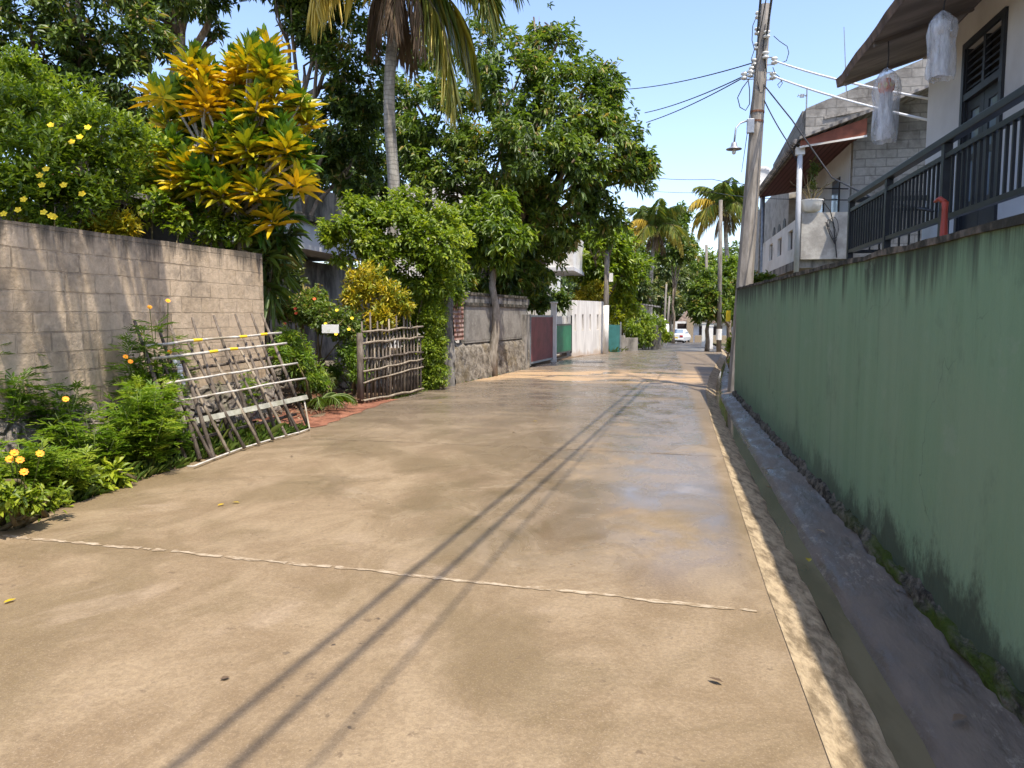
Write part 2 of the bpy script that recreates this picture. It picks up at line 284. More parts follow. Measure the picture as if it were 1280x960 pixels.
# clear plastic bag
k = M('crinkled clear plastic', .22, .6); k.color((.80, .82, .84)); k.bump(k.noise((16, 16, 5), 4, .7, obj=True), 1, .05)
tp = node(k.t, 'ShaderNodeBsdfTransparent'); mx = node(k.t, 'ShaderNodeMixShader'); k.link(k.mask(k.noise((13, 13, 3), 4, obj=True), .35, .7, .25, .75), mx.inputs[0])
k.link(tp.outputs[0], mx.inputs[1]); k.link(k.b.outputs[0], mx.inputs[2]); k.link(mx.outputs[0], k.out.inputs[0]); MT['bag'] = k.m
MT['paperw'] = plain('white tissue paper', (.72, .72, .74), .9, .08)
MT['papero'] = plain('orange tissue paper', (.75, .22, .08), .9, .1)
MT['papery'] = plain('yellow tissue paper', (.72, .58, .22), .9, .1)
k = M('car paint', .25, .6); MT['carpaint'] = k.color((.74, .74, .73))
MT['taillight'] = plain('red lamp lens', (.45, .02, .03), .2, .1, spec=.6)
k = M('faded sign board', .6); c = k.mix(k.mask(k.noise(9, obj=True), .58, .62), (.80, .80, .75), (.50, .55, .38)); MT['signboard'] = k.color(c)

# ------------------------------------------------------------------ builders
def link(o, parent=None):
    COL.objects.link(o)
    if parent is not None: o.parent = parent
    return o
def tag(o, label=None, cat=None, group=None, kind=None):
    if label: o['label'] = label
    if cat: o['category'] = cat
    if group: o['group'] = group
    if kind: o['kind'] = kind
    return o
def thing(name, label, cat, loc=(0, 0, 0), rz=0, group=None):
    o = bpy.data.objects.new(name, None); o.location = loc; o.rotation_euler = (0, 0, rz); link(o)
    o.empty_display_size = .2
    return tag(o, label, cat, group)
def copy_tree(o, parent=None):
    c = o.copy(); link(c)
    if parent is not None: c.parent = parent
    for ch in [x for x in COL.objects if x.parent == o]: copy_tree(ch, c)
    return c
class MB:
    """Collects shapes, then becomes one mesh object."""
    def __init__(s): s.v = []; s.f = []; s.mi = []; s.cur = 0
    def add(s, vs, fs):
        o = len(s.v); s.v += [tuple(float(c) for c in v) for v in vs]
        for f in fs: s.f.append([i+o for i in f]); s.mi.append(s.cur)
        return s
    def box(s, x0, x1, y0, y1, z0, z1):
        return s.add([(x, y, z) for z in (z0, z1) for y in (y0, y1) for x in (x0, x1)],
                     [(0, 2, 3, 1), (4, 5, 7, 6), (0, 1, 5, 4), (2, 6, 7, 3), (0, 4, 6, 2), (1, 3, 7, 5)])
    def bar(s, p0, p1, w, h=None, up=(0, 0, 1)):
        h = h or w; p0 = Vector(p0); p1 = Vector(p1); d = (p1-p0).normalized(); u = Vector(up)
        if abs(d.dot(u)) > .98: u = Vector((0, 1, 0))
        a = d.cross(u).normalized(); b = a.cross(d)
        vs = [p+a*sx*w/2+b*sy*h/2 for p in (p0, p1) for sx, sy in ((-1, -1), (1, -1), (1, 1), (-1, 1))]
        return s.add(vs, [(3, 2, 1, 0), (4, 5, 6, 7), (0, 1, 5, 4), (1, 2, 6, 5), (2, 3, 7, 6), (3, 0, 4, 7)])
    def tube(s, pts, r, n=8, cap=True):
        pts = [Vector(p) for p in pts]; m = len(pts)
        if not isinstance(r, (list, tuple)): r = [r]*m
        vs = []; a = None
        for i, p in enumerate(pts):
            d = (pts[min(i+1, m-1)]-pts[max(i-1, 0)]).normalized()
            if a is None:
                a = d.cross(Vector((0, 0, 1)));
                if a.length < .1: a = Vector((1, 0, 0))
            a = (a-d*a.dot(d)).normalized(); b = d.cross(a)
            vs += [p+(a*math.cos(t)+b*math.sin(t))*r[i] for t in [2*math.pi*j/n for j in range(n)]]
        fs = [(i*n+j, i*n+(j+1) % n, (i+1)*n+(j+1) % n, (i+1)*n+j) for i in range(m-1) for j in range(n)]
        if cap: fs += [tuple(range(n-1, -1, -1)), tuple((m-1)*n+j for j in range(n))]
        return s.add(vs, fs)
    def lathe(s, c, prof, n=16, axis=(0, 0, 1)):
        c = Vector(c); ax = Vector(axis).normalized(); a = ax.orthogonal().normalized(); b = ax.cross(a)
        vs = [c+ax*z+(a*math.cos(t)+b*math.sin(t))*r for r, z in prof for t in [2*math.pi*j/n for j in range(n)]]
        m = len(prof)
        fs = [(i*n+j, i*n+(j+1) % n, (i+1)*n+(j+1) % n, (i+1)*n+j) for i in range(m-1) for j in range(n)]
        fs += [tuple(range(n-1, -1, -1)), tuple((m-1)*n+j for j in range(n))]
        return s.add(vs, fs)
    def prism(s, poly, d):
        """poly: 3-D outline; d: extrusion vector."""
        n = len(poly); d = Vector(d); p = [Vector(q) for q in poly]
        return s.add(p+[q+d for q in p], [tuple(range(n-1, -1, -1)), tuple(range(n, 2*n))]+[(i, (i+1) % n, n+(i+1) % n, n+i) for i in range(n)])
    def build(s, name, mats, parent=None, smooth=False, bevel=0, origin=None):
        me = bpy.data.meshes.new(name)
        v = s.v if origin is None else [(a-origin[0], b-origin[1], c-origin[2]) for a, b, c in s.v]
        me.from_pydata(v, [], s.f)
        for m in (mats if isinstance(mats, (list, tuple)) else [mats]): me.materials.append(MT[m] if isinstance(m, str) else m)
        me.polygons.foreach_set('material_index', s.mi)
        if smooth: me.polygons.foreach_set('use_smooth', [True]*len(s.f))
        o = bpy.data.objects.new(name, me)
        import bmesh
        b = bmesh.new(); b.from_mesh(me); bmesh.ops.recalc_face_normals(b, faces=b.faces); b.to_mesh(me); b.free()
        if origin is not None: o.location = origin
        if bevel:
            md = o.modifiers.new('bevel', 'BEVEL'); md.width = bevel; md.segments = 2; md.limit_method = 'ANGLE'
        return link(o, parent)
def sheet(name, fn, us, vs, mat, parent=None, smooth=True):
    """Grid surface from fn(u, v)."""
    P = [fn(u, v) for u in us for v in vs]; nv = len(vs)
    F = [(i*nv+j, (i+1)*nv+j, (i+1)*nv+j+1, i*nv+j+1) for i in range(len(us)-1) for j in range(nv-1)]
    b = MB(); b.add(P, F); return b.build(name, mat, parent, smooth)
def nz(x, y=0, z=0, s=0):
    return (math.sin(1.7*x+2.3*y+s)+math.sin(3.9*x-1.3*y+2.1*z+s*2.7)+math.sin(-2.2*x+5.1*y+3.3*z+s*1.3)+math.sin(7.7*x+6.1*y-4.9*z+s))/4

# leaves: every leaf is a folded blade of two faces
class LB:
    def __init__(s): s.V = []; s.K = []; s.n = 0; s.A = []
    def leaves(s, P, D, U, L, W, var, fold=.25, droop=.15, mid=.4):
        n = len(P); D = D/np.linalg.norm(D, axis=1, keepdims=True)
        S = np.cross(D, U); S /= np.linalg.norm(S, axis=1, keepdims=True)+1e-9; N = np.cross(S, D)
        L = np.broadcast_to(np.asarray(L, float), (n,))[:, None]; W = np.broadcast_to(np.asarray(W, float), (n,))[:, None]
        dn = np.array([0, 0, -1.0])
        m1 = P+D*L*mid; m2 = P+D*L*.75+dn*L*droop*.45; tip = P+D*L+dn*L*droop
        base = P
        l1 = m1+S*W*.5+N*W*fold; r1 = m1-S*W*.5+N*W*fold
        l2 = m2+S*W*.36+N*W*fold*.7; r2 = m2-S*W*.36+N*W*fold*.7
        V = np.stack([base, l1, l2, tip, r2, r1], 1)
        s.V.append(V.reshape(-1, 3)); s.A.append(np.repeat(np.broadcast_to(np.asarray(var, float), (n,)), 6)); s.n += n
    def build(s, name, mat, parent=None, origin=None):
        if not s.V: return None
        V = np.concatenate(s.V); A = np.concatenate(s.A); n = s.n
        if origin is not None: V = V-np.asarray(origin)
        me = bpy.data.meshes.new(name); me.vertices.add(len(V)); me.vertices.foreach_set('co', V.astype(np.float32).ravel())
        base = (np.arange(n)*6)[:, None]
        lp = (base+np.array([[0, 1, 2, 3, 0, 3, 4, 5]])).ravel()
        me.loops.add(len(lp)); me.loops.foreach_set('vertex_index', lp.astype(np.int32))
        me.polygons.add(2*n); me.polygons.foreach_set('loop_start', (np.arange(2*n)*4).astype(np.int32))
        at_ = me.attributes.new('var', 'FLOAT', 'POINT'); at_.data.foreach_set('value', np.clip(A, 0, 1).astype(np.float32))
        me.materials.append(MT[mat]); me.update(calc_edges=True)
        o = bpy.data.objects.new(name, me)
        if origin is not None: o.location = origin
        return link(o, parent)
def unit(v): return v/(np.linalg.norm(v, axis=-1, keepdims=True)+1e-9)
def foliage(lb, clumps, twigs, per, L, W, rg, droop=.25, spread=.9, up=.35, shell=.55, vbase=.4, vvar=.22, gap=.0, seg=.25, tipvar=0):
    cl = np.array([c[:6] for c in clumps], float); wgt = (cl[:, 3]*cl[:, 4]+cl[:, 4]*cl[:, 5]+cl[:, 3]*cl[:, 5]); wgt /= wgt.sum()
    idx = rg.choice(len(cl), twigs, p=wgt); d = unit(rg.normal(size=(twigs, 3)))
    r = shell+(1-shell)*rg.random(twigs)**.6
    nzv = .14*np.sin(5*d[:, 0]+idx*1.7)+.12*np.sin(7*d[:, 1]+idx*2.9)+.10*np.sin(9*d[:, 2]+4*d[:, 0]+idx)
    P = cl[idx, :3]+d*cl[idx, 3:6]*(r*(1+nzv))[:, None]
    if gap > 0:
        g = (np.sin(2.1*P[:, 0]/gap+P[:, 2]/gap)+np.sin(1.9*P[:, 1]/gap-1.3*P[:, 2]/gap)+np.sin(2.7*P[:, 2]/gap+P[:, 0]/gap*.6))
        keep = g > -.75; P, d, idx, r = P[keep], d[keep], idx[keep], r[keep]
    n = len(P)
    A = unit(unit(d/cl[idx, 3:6])*.8+np.array([0, 0, up])+rg.normal(size=(n, 3))*.4)
    tv = vbase+vvar*rg.normal(size=n)+tipvar*np.maximum(0, r-.8)*5
    tv = tv+.10*np.sin(P[:, 0]*1.9+P[:, 2]*1.3)                 # clump to clump differences in leaf age
    Pr = np.repeat(P, per, 0); Ar = np.repeat(A, per, 0); m = len(Pr)
    X = rg.normal(size=(m, 3)); X = unit(X-Ar*(X*Ar).sum(1, keepdims=True))
    t = rg.random(m)[:, None]
    D = unit(Ar*(.25+.75*t)+X*spread+np.array([0, 0, -droop]))
    Pl = Pr-Ar*(1-t)*seg*.6+X*.01
    U = unit(Ar*.5+np.array([.25, -.25, 1.5])+rg.normal(size=(m, 3))*.40)
    sc = .5+.75*rg.random(m)**.8; old = (rg.random(m) < .012)*1.0
    lb.leaves(Pl, D, U, L*sc, W*sc, np.repeat(tv, per)+.11*rg.normal(size=m)+old, droop=droop*.7)
def limb_tree(mb, base, top, r0, targets, rg, n=8, lean=0, fork=.45):
    base = np.array(base, float); top = np.array(top, float); pts = []; rs = []
    for i in range(7):
        t = i/6; p = base+(top-base)*t+np.array([nz(t*3, lean, 1), nz(t*3, lean, 5), 0])*.10*np.linalg.norm(top-base)*.3*math.sin(t*3)
        pts.append(tuple(p)); rs.append(r0*(1.25 if i == 0 else 1)*(1-.45*t))
    mb.tube(pts, rs, n)
    for c in targets:
        c = np.array(c[:3], float); s = fork+(.98-fork)*rg.random(); a = base+(top-base)*s; q = []
        for i in range(6):
            t = i/5; q.append(tuple(a+(c-a)*t+np.array([0, 0, 1])*math.sin(t*2.6)*.12*np.linalg.norm(c-a)+rg.normal(size=3)*.05*np.linalg.norm(c-a)*t))
        mb.tube(q, [r0*.5*(1-.85*i/5)+.008 for i in range(6)], 6)
        for _ in range(3):
            e = c+np.clip(rg.normal(size=3), -1.3, 1.3)*.10*min(3.0, np.linalg.norm(c-a)); mid = np.array(q[3])
            mb.tube([tuple(mid), tuple((mid+e)/2+rg.normal(size=3)*.08), tuple(e)], [r0*.2, r0*.12, .006], 5)
def make_tree(name, label, base, trunk_top, r0, clumps, twigs, per, L, W, leaf='mango', bark='bark', seed=1, group=None, cat='tree', fork=.45, **kw):
    rg = np.random.default_rng(seed); b = np.array(base, float)
    t = thing(name, label, cat, tuple(b), 0, group)
    mb = MB(); limb_tree(mb, (0, 0, 0), np.array(trunk_top)-b, r0, [np.array(c[:3])-b for c in clumps], rg, fork=fork)
    mb.build('trunk', bark, t, True)
    lb = LB(); foliage(lb, [tuple(np.array(c[:3])-b)+tuple(c[3:6]) for c in clumps], twigs, per, L, W, rg, **kw)
    lb.build('crown', leaf, t); return t
def make_bush(name, label, base, clumps, twigs, per, L, W, leaf='bright', seed=1, group=None, cat='bush', stems=5, **kw):
    rg = np.random.default_rng(seed); b = np.array(base, float); t = thing(name, label, cat, tuple(b), 0, group)
    mb = MB()
    for i in range(stems):
        c = clumps[i % len(clumps)]; e = np.array(c[:3])-b+rg.normal(size=3)*.25*np.array(c[3:6]); s = rg.normal(size=3)*np.array([.12, .12, 0])
        m = (s+e)/2+rg.normal(size=3)*.08
        mb.tube([tuple(s), tuple(m), tuple(e)], [.025, .018, .008], 5)
    mb.build('stem', 'twig', t, True)
    lb = LB(); foliage(lb, [tuple(np.array(c[:3])-b)+tuple(c[3:6]) for c in clumps], twigs, per, L, W, rg, **kw)
    lb.build('foliage', leaf, t); return t
def flower_mesh(lb, p, up, r, rg, petals=7, cup=.35):
    up = unit(np.array(up, float)); a = unit(np.cross(up, np.array([.3, .9, .2]))); b = np.cross(up, a)
    th = np.arange(petals)*2*math.pi/petals+rg.random()
    D = unit(a*np.cos(th)[:, None]+b*np.sin(th)[:, None]+up*cup); P = np.repeat(np.array([p], float), petals, 0)
    lb.leaves(P, D, np.repeat(up[None], petals, 0), r, r*.75, .5+.25*rg.normal(size=petals), fold=.05, droop=0, mid=.65)

# ================================================================== the setting
def gz(y): 
    t = max(0, y-30); return -.027*t*t/(t+6)
LP = [(-9, -4.45), (4.6, -4.76), (7, -4.88), (9.6, -4.80), (12.8, -4.98), (14.9, -4.86), (16.8, -4.60), (19.2, -4.3), (22.4, -3.92), (25.3, -3.62), (28.4, -3.3), (32.4, -2.35), (40, -1.75), (55, -.75), (85, .3), (125, 1.2)]
RP = [(-9, .56), (4.4, .6), (12, .72), (16, .86), (20, 1.15), (25.5, 1.67), (34, 2.5), (45, 3.15), (60, 3.8), (85, 4.7), (125, 5.6)]
XL = lambda y: float(np.interp(y, *zip(*LP))); XR = lambda y: float(np.interp(y, *zip(*RP)))
WX = 1.40                                                          # face of the green wall
def st(o): o['kind'] = 'structure'; return o
ys = list(np.arange(-9, 36.01, .5)); us = list(np.linspace(0, 1, 15))
st(sheet('road', lambda y, u: (XL(y)-.06*nz(y*1.1)*(u == 0)+(XR(y)-XL(y)+.06*nz(y*1.1)*(u == 0))*u, y, gz(y)+.012*math.sin(u*math.pi)), ys, us, 'lane'))
ys2 = list(np.arange(36, 126, 2.0))
st(sheet('far_road', lambda y, u: (XL(y)+(XR(y)-XL(y))*u, y, gz(y)-.012), ys2, list(np.linspace(0, 1, 6)), 'asphalt'))
# broken mortar line of the nearest joint, thinner dark joints further on
def joint(name, pa, pb, w, mat, rag):
    a = at(*pa, Z=.0); b_ = at(*pb, Z=.0); mb = MB(); n = 200; prev = None; jr = random.Random(5)
    for i in range(n+1):
        t = i/n; p = a+(b_-a)*t; u = (p[0]-XL(p[1]))/(XR(p[1])-XL(p[1])); z = .004+.012*math.sin(max(0, min(1, u))*math.pi)
        y0 = p[1]+rag*nz(p[0]*2.3, 1)*.6+.004*nz(p[0]*19, 5); hw = w*(.5+.45*(nz(p[0]*5.1, 3)+.5)+.5*nz(p[0]*23, 1))
        q = ((p[0], y0-max(.003, hw), z), (p[0], y0+max(.003, hw), z))
        if prev and jr.random() > .05: mb.add([prev[0], q[0], q[1], prev[1]], [(0, 1, 2, 3)])
        prev = q
    return st(mb.build(name, mat))
joint('road_joint', (-60, 664), (946, 765), .026, 'joint', .03)
joint('road_joint', (392, 549), (908, 571), .012, 'djoint', .008)
joint('road_joint', (520, 503), (890, 511), .014, 'djoint', .008)
joint('road_joint', (575, 482), (880, 487), .016, 'djoint', .008)
# pale cement strip along the right edge, broken down toward the gutter
dys = list(np.arange(-4, 62, .22))
def dx(y, k):
    e = XR(y)-.004; wdt = (WX-e) if y < 16 else max(.55, (WX-XR(16))+0*(y))
    return e+k*wdt
PROF = [(0, .006), (.03, -.008), (.10, -.03), (.24, -.065), (.34, -.095), (.40, -.14), (.50, -.135), (.56, -.075), (.62, -.055), (.78, -.03), (.92, -.01), (1.04, .02)]
PK, PZ = zip(*PROF)
def drain_fn(y, k): 
    kk = k+.02*nz(y*2.1, k*9)*(.05 < k < .95); return (dx(y, kk), y, gz(y)+float(np.interp(k, PK, PZ))+.012*nz(y*5, k*14, 1)*(k > .04))
st(sheet('drain_lip', drain_fn, dys, list(np.linspace(0, .36, 9)), 'lip'))
st(sheet('drain', drain_fn, dys, list(np.linspace(.36, 1.04, 18)), 'drain'))
st(sheet('drain_water', lambda y, k: (dx(y, k+.022*nz(y*1.7, k*3)), y, gz(y)-.108), dys, [.35, .40, .45, .50, .545], 'water'))
def foot(y, a):
    r = .058+.020*nz(y*3.1, a)+.014*nz(y*9, a*2)+.008*nz(y*23, a*3); return (WX+.02-r*math.cos(a)*1.1, y, .005+r*math.sin(a)*1.35*(1+.3*nz(y*3, 2)))
st(sheet('wall_footing_rubble', foot, list(np.arange(-3.5, 15.7, .09)), list(np.linspace(-.3, 1.57, 8)), 'moss'))
# ground in the yards, the verge and the red driveway
st(sheet('ground', lambda x, y: (x, y, gz(y)-.34-(0 if y > -40 else 0)), [-900, -300, -120, -60, -30, -15, -5, 0, 5, 15, 30, 60, 120, 300, 900], [-300, -60, -9]+list(np.arange(0, 130, 4.0))+[200, 400, 900, 1500], 'garden'))
def yard_l(y, u):
    x0 = XL(y)+.015; x = x0-60*u**3; rise = min(1, u*9)
    return (x, y, gz(y)-.02+rise*.05*nz(x*2, y*2)+.25*min(1, u*2)**2-(.0 if y < 60 else 0))
st(sheet('ground', yard_l, list(np.arange(-9, 125, .6)), [0, .05, .1, .14, .18, .21, .24, .27, .3, .34, .4, .5, .65, .8, 1], 'soil'))
st(sheet('ground', lambda y, u: ((WX+.08 if y < 16 else dx(y, 1.0))+50*u**2, y, gz(y)-.03), list(np.arange(-9, 125, 1.0)), [0, .1, .2, .3, .5, 1], 'garden'))
def drive(y, u):
    x = XL(y)+.10+.07*nz(y*5, 2)-u*6; return (x, y+.25*nz(x, y)*(.1 if u == 0 else 1), gz(y)+.006+.028*min(1, u*10)+.05*nz(x*1.7, y*1.9)*max(0, min(1, u*8-.3))+.10*u)
st(sheet('driveway', drive, list(np.linspace(9.75, 13.4, 16)), list(np.linspace(0, 1, 22)), 'red'))
# cement apron where the side road meets the gates
# ================================================================== right side: green wall
t = thing('boundary_wall', 'long dark green rendered wall along the drain with mouldy foot', 'wall', (WX, -3, 0))
mb = MB(); b = MB()
n = 60
for i in range(n):
    y0, y1 = -3.5+19.3*i/n, -3.5+19.3*(i+1)/n
    zt = lambda y: 1.845+.0128*(y+3)+.008*nz(y*3)
    mb.add([(WX, y0, -.1), (WX, y1, -.1), (WX, y1, zt(y1)), (WX, y0, zt(y0)), (WX+.15, y0, -.1), (WX+.15, y1, -.1), (WX+.15, y1, zt(y1)), (WX+.15, y0, zt(y0))],
           [(0, 3, 2, 1), (4, 5, 6, 7)]+([(1, 2, 6, 5)] if i == n-1 else [])+([(0, 4, 7, 3)] if i == 0 else []))
    zc = lambda y, s: zt(y)+.002+.022+.012*nz(y*6, s)
    x0, x1 = WX-.022-.008*nz(y0*5, 1), WX+.175
    x0b = WX-.022-.008*nz(y1*5, 1)
    b.add([(x0, y0, zt(y0)-.012), (x0b, y1, zt(y1)-.012), (x0b, y1, zc(y1, 0)), (x0, y0, zc(y0, 0)), (x1, y0, zt(y0)-.012), (x1, y1, zt(y1)-.012), (x1, y1, zc(y1, 2)), (x1, y0, zc(y0, 2))],
          [(0, 3, 2, 1), (3, 7, 6, 2), (4, 5, 6, 7), (0, 1, 5, 4)]+([(1, 2, 6, 5)] if i == n-1 else [])+([(0, 4, 7, 3)] if i == 0 else []))
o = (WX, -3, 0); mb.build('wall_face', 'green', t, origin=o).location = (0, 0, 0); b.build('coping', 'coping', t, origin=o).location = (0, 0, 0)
mb = MB(); p = at(912, 395, Y=15.83); mb.box(p[0]-.07, p[0]+.02, 15.83, 15.85, p[2]-.11, p[2]+.11)
tag(mb.build('marker_plate', 'yellow', origin=tuple(p)), 'small yellow marker plate at the far end of the green wall', 'marker')

# ================================================================== right side: near white house
H = (3.1, 6, 2.2)
t = thing('white_house', 'near white house with dark louvred door and deep eave behind black railing', 'house', H)
def part(mb, name, mat, parent, o, **kw):
    x = mb.build(name, mat, parent, origin=o, **kw); x.location = (0, 0, 0); return x
dl, dr = at(1210, 60, X=3.1)[1], at(1256, 30, X=3.1)[1]; dtop = 4.36
mb = MB(); mb.box(3.1, 9, -6, dr, -.3, 4.74).box(3.1, 9, dl, 10.33, -.3, 4.74).box(3.1, 9, dr, dl, dtop, 4.74).box(3.35, 9, dr, dl, -.3, dtop).box(3.1, 3.35, dr, dl, -.3, 2.22)
part(mb, 'wall', 'offwhite', t, H)
part(MB().box(2.24, 3.098, -6, 10.05, 1.98, 2.2), 'balcony_floor', 'offwhite', t, H)
mb = MB(); mb.box(3.07, 3.2, dr-.07, dr-.001, 2.2, dtop+.07).box(3.07, 3.2, dl+.001, dl+.07, 2.2, dtop+.07).box(3.07, 3.2, dr, dl, dtop+.001, dtop+.07).box(3.075, 3.2, dr, dl, 3.82, 3.89)
mb.box(3.09, 3.34, dr+.001, dr+.02, 2.22, dtop-.001).box(3.09, 3.34, dl-.02, dl-.001, 2.22, dtop-.001); part(mb, 'door_frame', 'blackwood', t, H)
mid = (dl+dr)/2
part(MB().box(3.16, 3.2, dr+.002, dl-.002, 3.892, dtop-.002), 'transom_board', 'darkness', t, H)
mb = MB()
for i in range(6):
    z = 3.93+i*.072
    for a_, b_ in ((dr+.02, mid-.03), (mid+.03, dl-.02)): mb.add([(3.10, a_, z), (3.10, b_, z), (3.155, b_, z+.055), (3.155, a_, z+.055), (3.10, a_, z+.014), (3.10, b_, z+.014), (3.155, b_, z+.069), (3.155, a_, z+.069)], [(0, 3, 2, 1), (4, 5, 6, 7), (0, 1, 5, 4), (3, 7, 6, 2)])
mb.box(3.095, 3.15, mid-.028, mid+.028, 3.893, dtop-.003)
part(mb, 'transom_louvre', 'blackwood', t, H)
for a_, b_ in ((dr+.004, mid-.004), (mid+.004, dl-.004)):
    mb = MB(); mb.box(3.12, 3.16, a_, b_, 2.21, 2.75).box(3.12, 3.16, a_, a_+.11, 2.75, 3.815).box(3.12, 3.16, b_-.11, b_, 2.75, 3.815).box(3.12, 3.16, a_+.11, b_-.11, 3.70, 3.815).box(3.12, 3.16, a_+.11, b_-.11, 3.18, 3.24)
    d = part(mb, 'door_leaf', 'blackwood', t, H)
    part(MB().box(3.138, 3.146, a_+.11, b_-.11, 2.751, 3.699), 'pane', 'glass', d, H)
# eave: soffit, tiled roof and uneven tile edge
ex = lambda y: 2.12+.02*nz(y*3)
def soff(y, u): x = ex(y)+u*(3.1-ex(y)); return (x, y, 4.45+.30*u)
ey = list(np.arange(-6, 10.61, .4))+[10.62]
part_s = sheet('soffit', lambda y, u: tuple(np.array(soff(y, u))-H), ey, [0, .25, .5, .75, 1], 'soffit', t)
mb = MB()
for i in range(len(ey)-1):
    y0, y1 = ey[i], ey[i+1]
    mb.add([(ex(y0), y0, 4.452), (ex(y1), y1, 4.452), (ex(y1)-.02, y1, 4.55+.02*nz(y1*7)), (ex(y0)-.02, y0, 4.55+.02*nz(y0*7)),
            (6.6, y0, 6.3), (6.6, y1, 6.3)], [(0, 1, 2, 3), (3, 2, 5, 4)])
mb.add([(2.12, 10.62, 4.452), (2.10, 10.62, 4.55), (6.6, 10.62, 6.3), (6.6, 10.62, 4.75), (3.1, 10.62, 4.75)], [(0, 1, 2, 3, 4)])
mb.add([(3.1, 10.62, 4.745), (9, 10.62, 4.745), (9, 10.33, 4.745), (3.1, 10.33, 4.745)], [(0, 1, 2, 3)])
part(mb, 'roof', 'tile', t, H)
for yy in (1.5, 4.0, 6.5, 9.0, 10.4): part(MB().bar((ex(yy)+.02, yy, 4.435), (3.09, yy, 4.735), .05, .045), 'rafter', 'soffit', t, H)

# black balcony railing
RX = 2.2; O = (RX, 10.0, 2.2)
t = thing('balcony_railing', 'black metal balcony railing standing above the green wall', 'railing', O)
part(MB().bar((RX, -2, 2.955), (RX, 10.03, 2.955), .075, .06), 'top_rail', 'black', t, O, bevel=.006)
part(MB().bar((RX, -2, 2.825), (RX, 9.98, 2.825), .045, .04), 'middle_rail', 'black', t, O)
part(MB().bar((RX, -2, 2.335), (RX, 9.98, 2.335), .045, .04), 'bottom_rail', 'black', t, O)
part(MB().bar((RX, 10.03, 2.955), (3.07, 10.03, 2.955), .075, .06), 'top_rail', 'black', t, O)
part(MB().bar((RX+.03, 10.03, 2.825), (3.07, 10.03, 2.825), .045, .04), 'middle_rail', 'black', t, O)
part(MB().bar((RX+.03, 10.03, 2.335), (3.07, 10.03, 2.335), .045, .04), 'bottom_rail', 'black', t, O)
py_ = [10.0, at(1108, 300, X=RX)[1], at(1178, 300, X=RX)[1], 4.3]
for yy in py_: part(MB().bar((RX+.002, yy, 2.0), (RX+.002, yy, 2.925), .065, .065), 'post', 'black', t, O)
bal = None; yy = 9.9
while yy > 3.4:
    if min(abs(yy-q) for q in py_) > .05:
        if bal is None: bal = MB().box(-.01, .01, -.011, .011, 2.345-2.2, 2.815-2.2).build('baluster', 'black', t); c_ = bal
        else: c_ = bal.copy(); link(c_, t)
        c_.location = (0, yy-10.0, 0)
    yy -= .108
for i in range(7):
    c_ = bal.copy(); link(c_, t); c_.location = (.12+.11*i, .03, 0)
# red plastic post and cable box
p = at(1180, 285, X=1.95); q = at(1180, 253, X=1.95); p[2] = 2.02
mb = MB(); mb.lathe((p[0], p[1], p[2]), [(.042, 0), (.042, .02), (.030, .03), (.020, q[2]-p[2]-.06), (.024, q[2]-p[2])], 12)
mb.tube([(p[0], p[1], q[2]-.005), (p[0]-.02, p[1]+.05, q[2]+.03), (p[0]-.03, p[1]+.12, q[2]+.02)], [.020, .018, .012], 8)
tag(mb.build('plastic_post', 'redplastic', None, True, origin=tuple(p)), 'tapered red plastic post standing on wall top before black railing', 'post')

# two plastic-wrapped paper lanterns
def lantern(px, pt, pb, wpx, Y, label, colour, hang):
    top = at(px, pt, Y=Y); bot = at(px, pb, Y=Y); sc = np.linalg.norm(top-CAM)/FPX; r = wpx*sc/2; h = top[2]-bot[2]
    t = thing('paper_lantern', label, 'lantern', tuple(top), 0, 'bagged paper lanterns under the eave')
    mb = MB(); rg = random.Random(int(px))
    prof = [(.02, .0), (r*.55, -h*.06), (r*.95, -h*.16), (r*1.0, -h*.3), (r*.85, -h*.5), (r*.88, -h*.7), (r*.98, -h*.9), (r*.86, -h)]
    vs = []; n = 22
    for rr, z in prof:
        for j in range(n):
            a = 2*math.pi*j/n; k_ = 1+.10*math.sin(a*4+z*9)+.07*rg.uniform(-1, 1); vs.append((rr*k_*math.cos(a), rr*k_*math.sin(a), z+.012*rg.uniform(-1, 1)))
    m = len(prof); mb.add(vs, [(i*n+j, i*n+(j+1) % n, (i+1)*n+(j+1) % n, (i+1)*n+j) for i in range(m-1) for j in range(n)])
    mb.build('plastic_bag', 'bag', t, True)
    c = (0, 0, -h*.24); R_ = r*.62
    mb = MB(); mb.lathe(c, [(R_*.45, -R_*.95), (R_*.95, -R_*.45), (R_*.95, R_*.45), (R_*.45, R_*.95)], 8); mb.build('lantern_body', colour, t)
    mb = MB()
    for j in range(8):
        a = 2*math.pi*(j+.5)/8; d = Vector((math.cos(a), math.sin(a), 0)); s = Vector((-d.y, d.x, 0)); p0 = Vector(c)+d*R_*.97
        mb.add([p0-s*R_*.32, p0+Vector((0, 0, -R_*.42)), p0+s*R_*.32, p0+Vector((0, 0, R_*.42))], [(0, 1, 2, 3)])
    mb.build('petal_panel', 'papery' if colour == 'papero' else 'paperw', t)
    mb = MB()
    for j in range(10):
        a = 2*math.pi*j/10; x, y = R_*.6*math.cos(a), R_*.6*math.sin(a)
        mb.add([(x-.012, y, c[2]-R_*.8), (x+.012, y, c[2]-R_*.8), (x*1.2+.014, y*1.2, -h*.62), (x*1.05+.012, y*1.05, -h*.95), (x*1.05-.014, y*1.05, -h*.95), (x*1.2-.012, y*1.2, -h*.62)], [(0, 1, 2, 5), (5, 2, 3, 4)])
    mb.build('streamer', 'paperw', t)
    MB().tube([(0, 0, -.03), (.01, 0, hang*.5), (0, 0, hang)], .006, 5).build('string', 'cable', t)
    return t
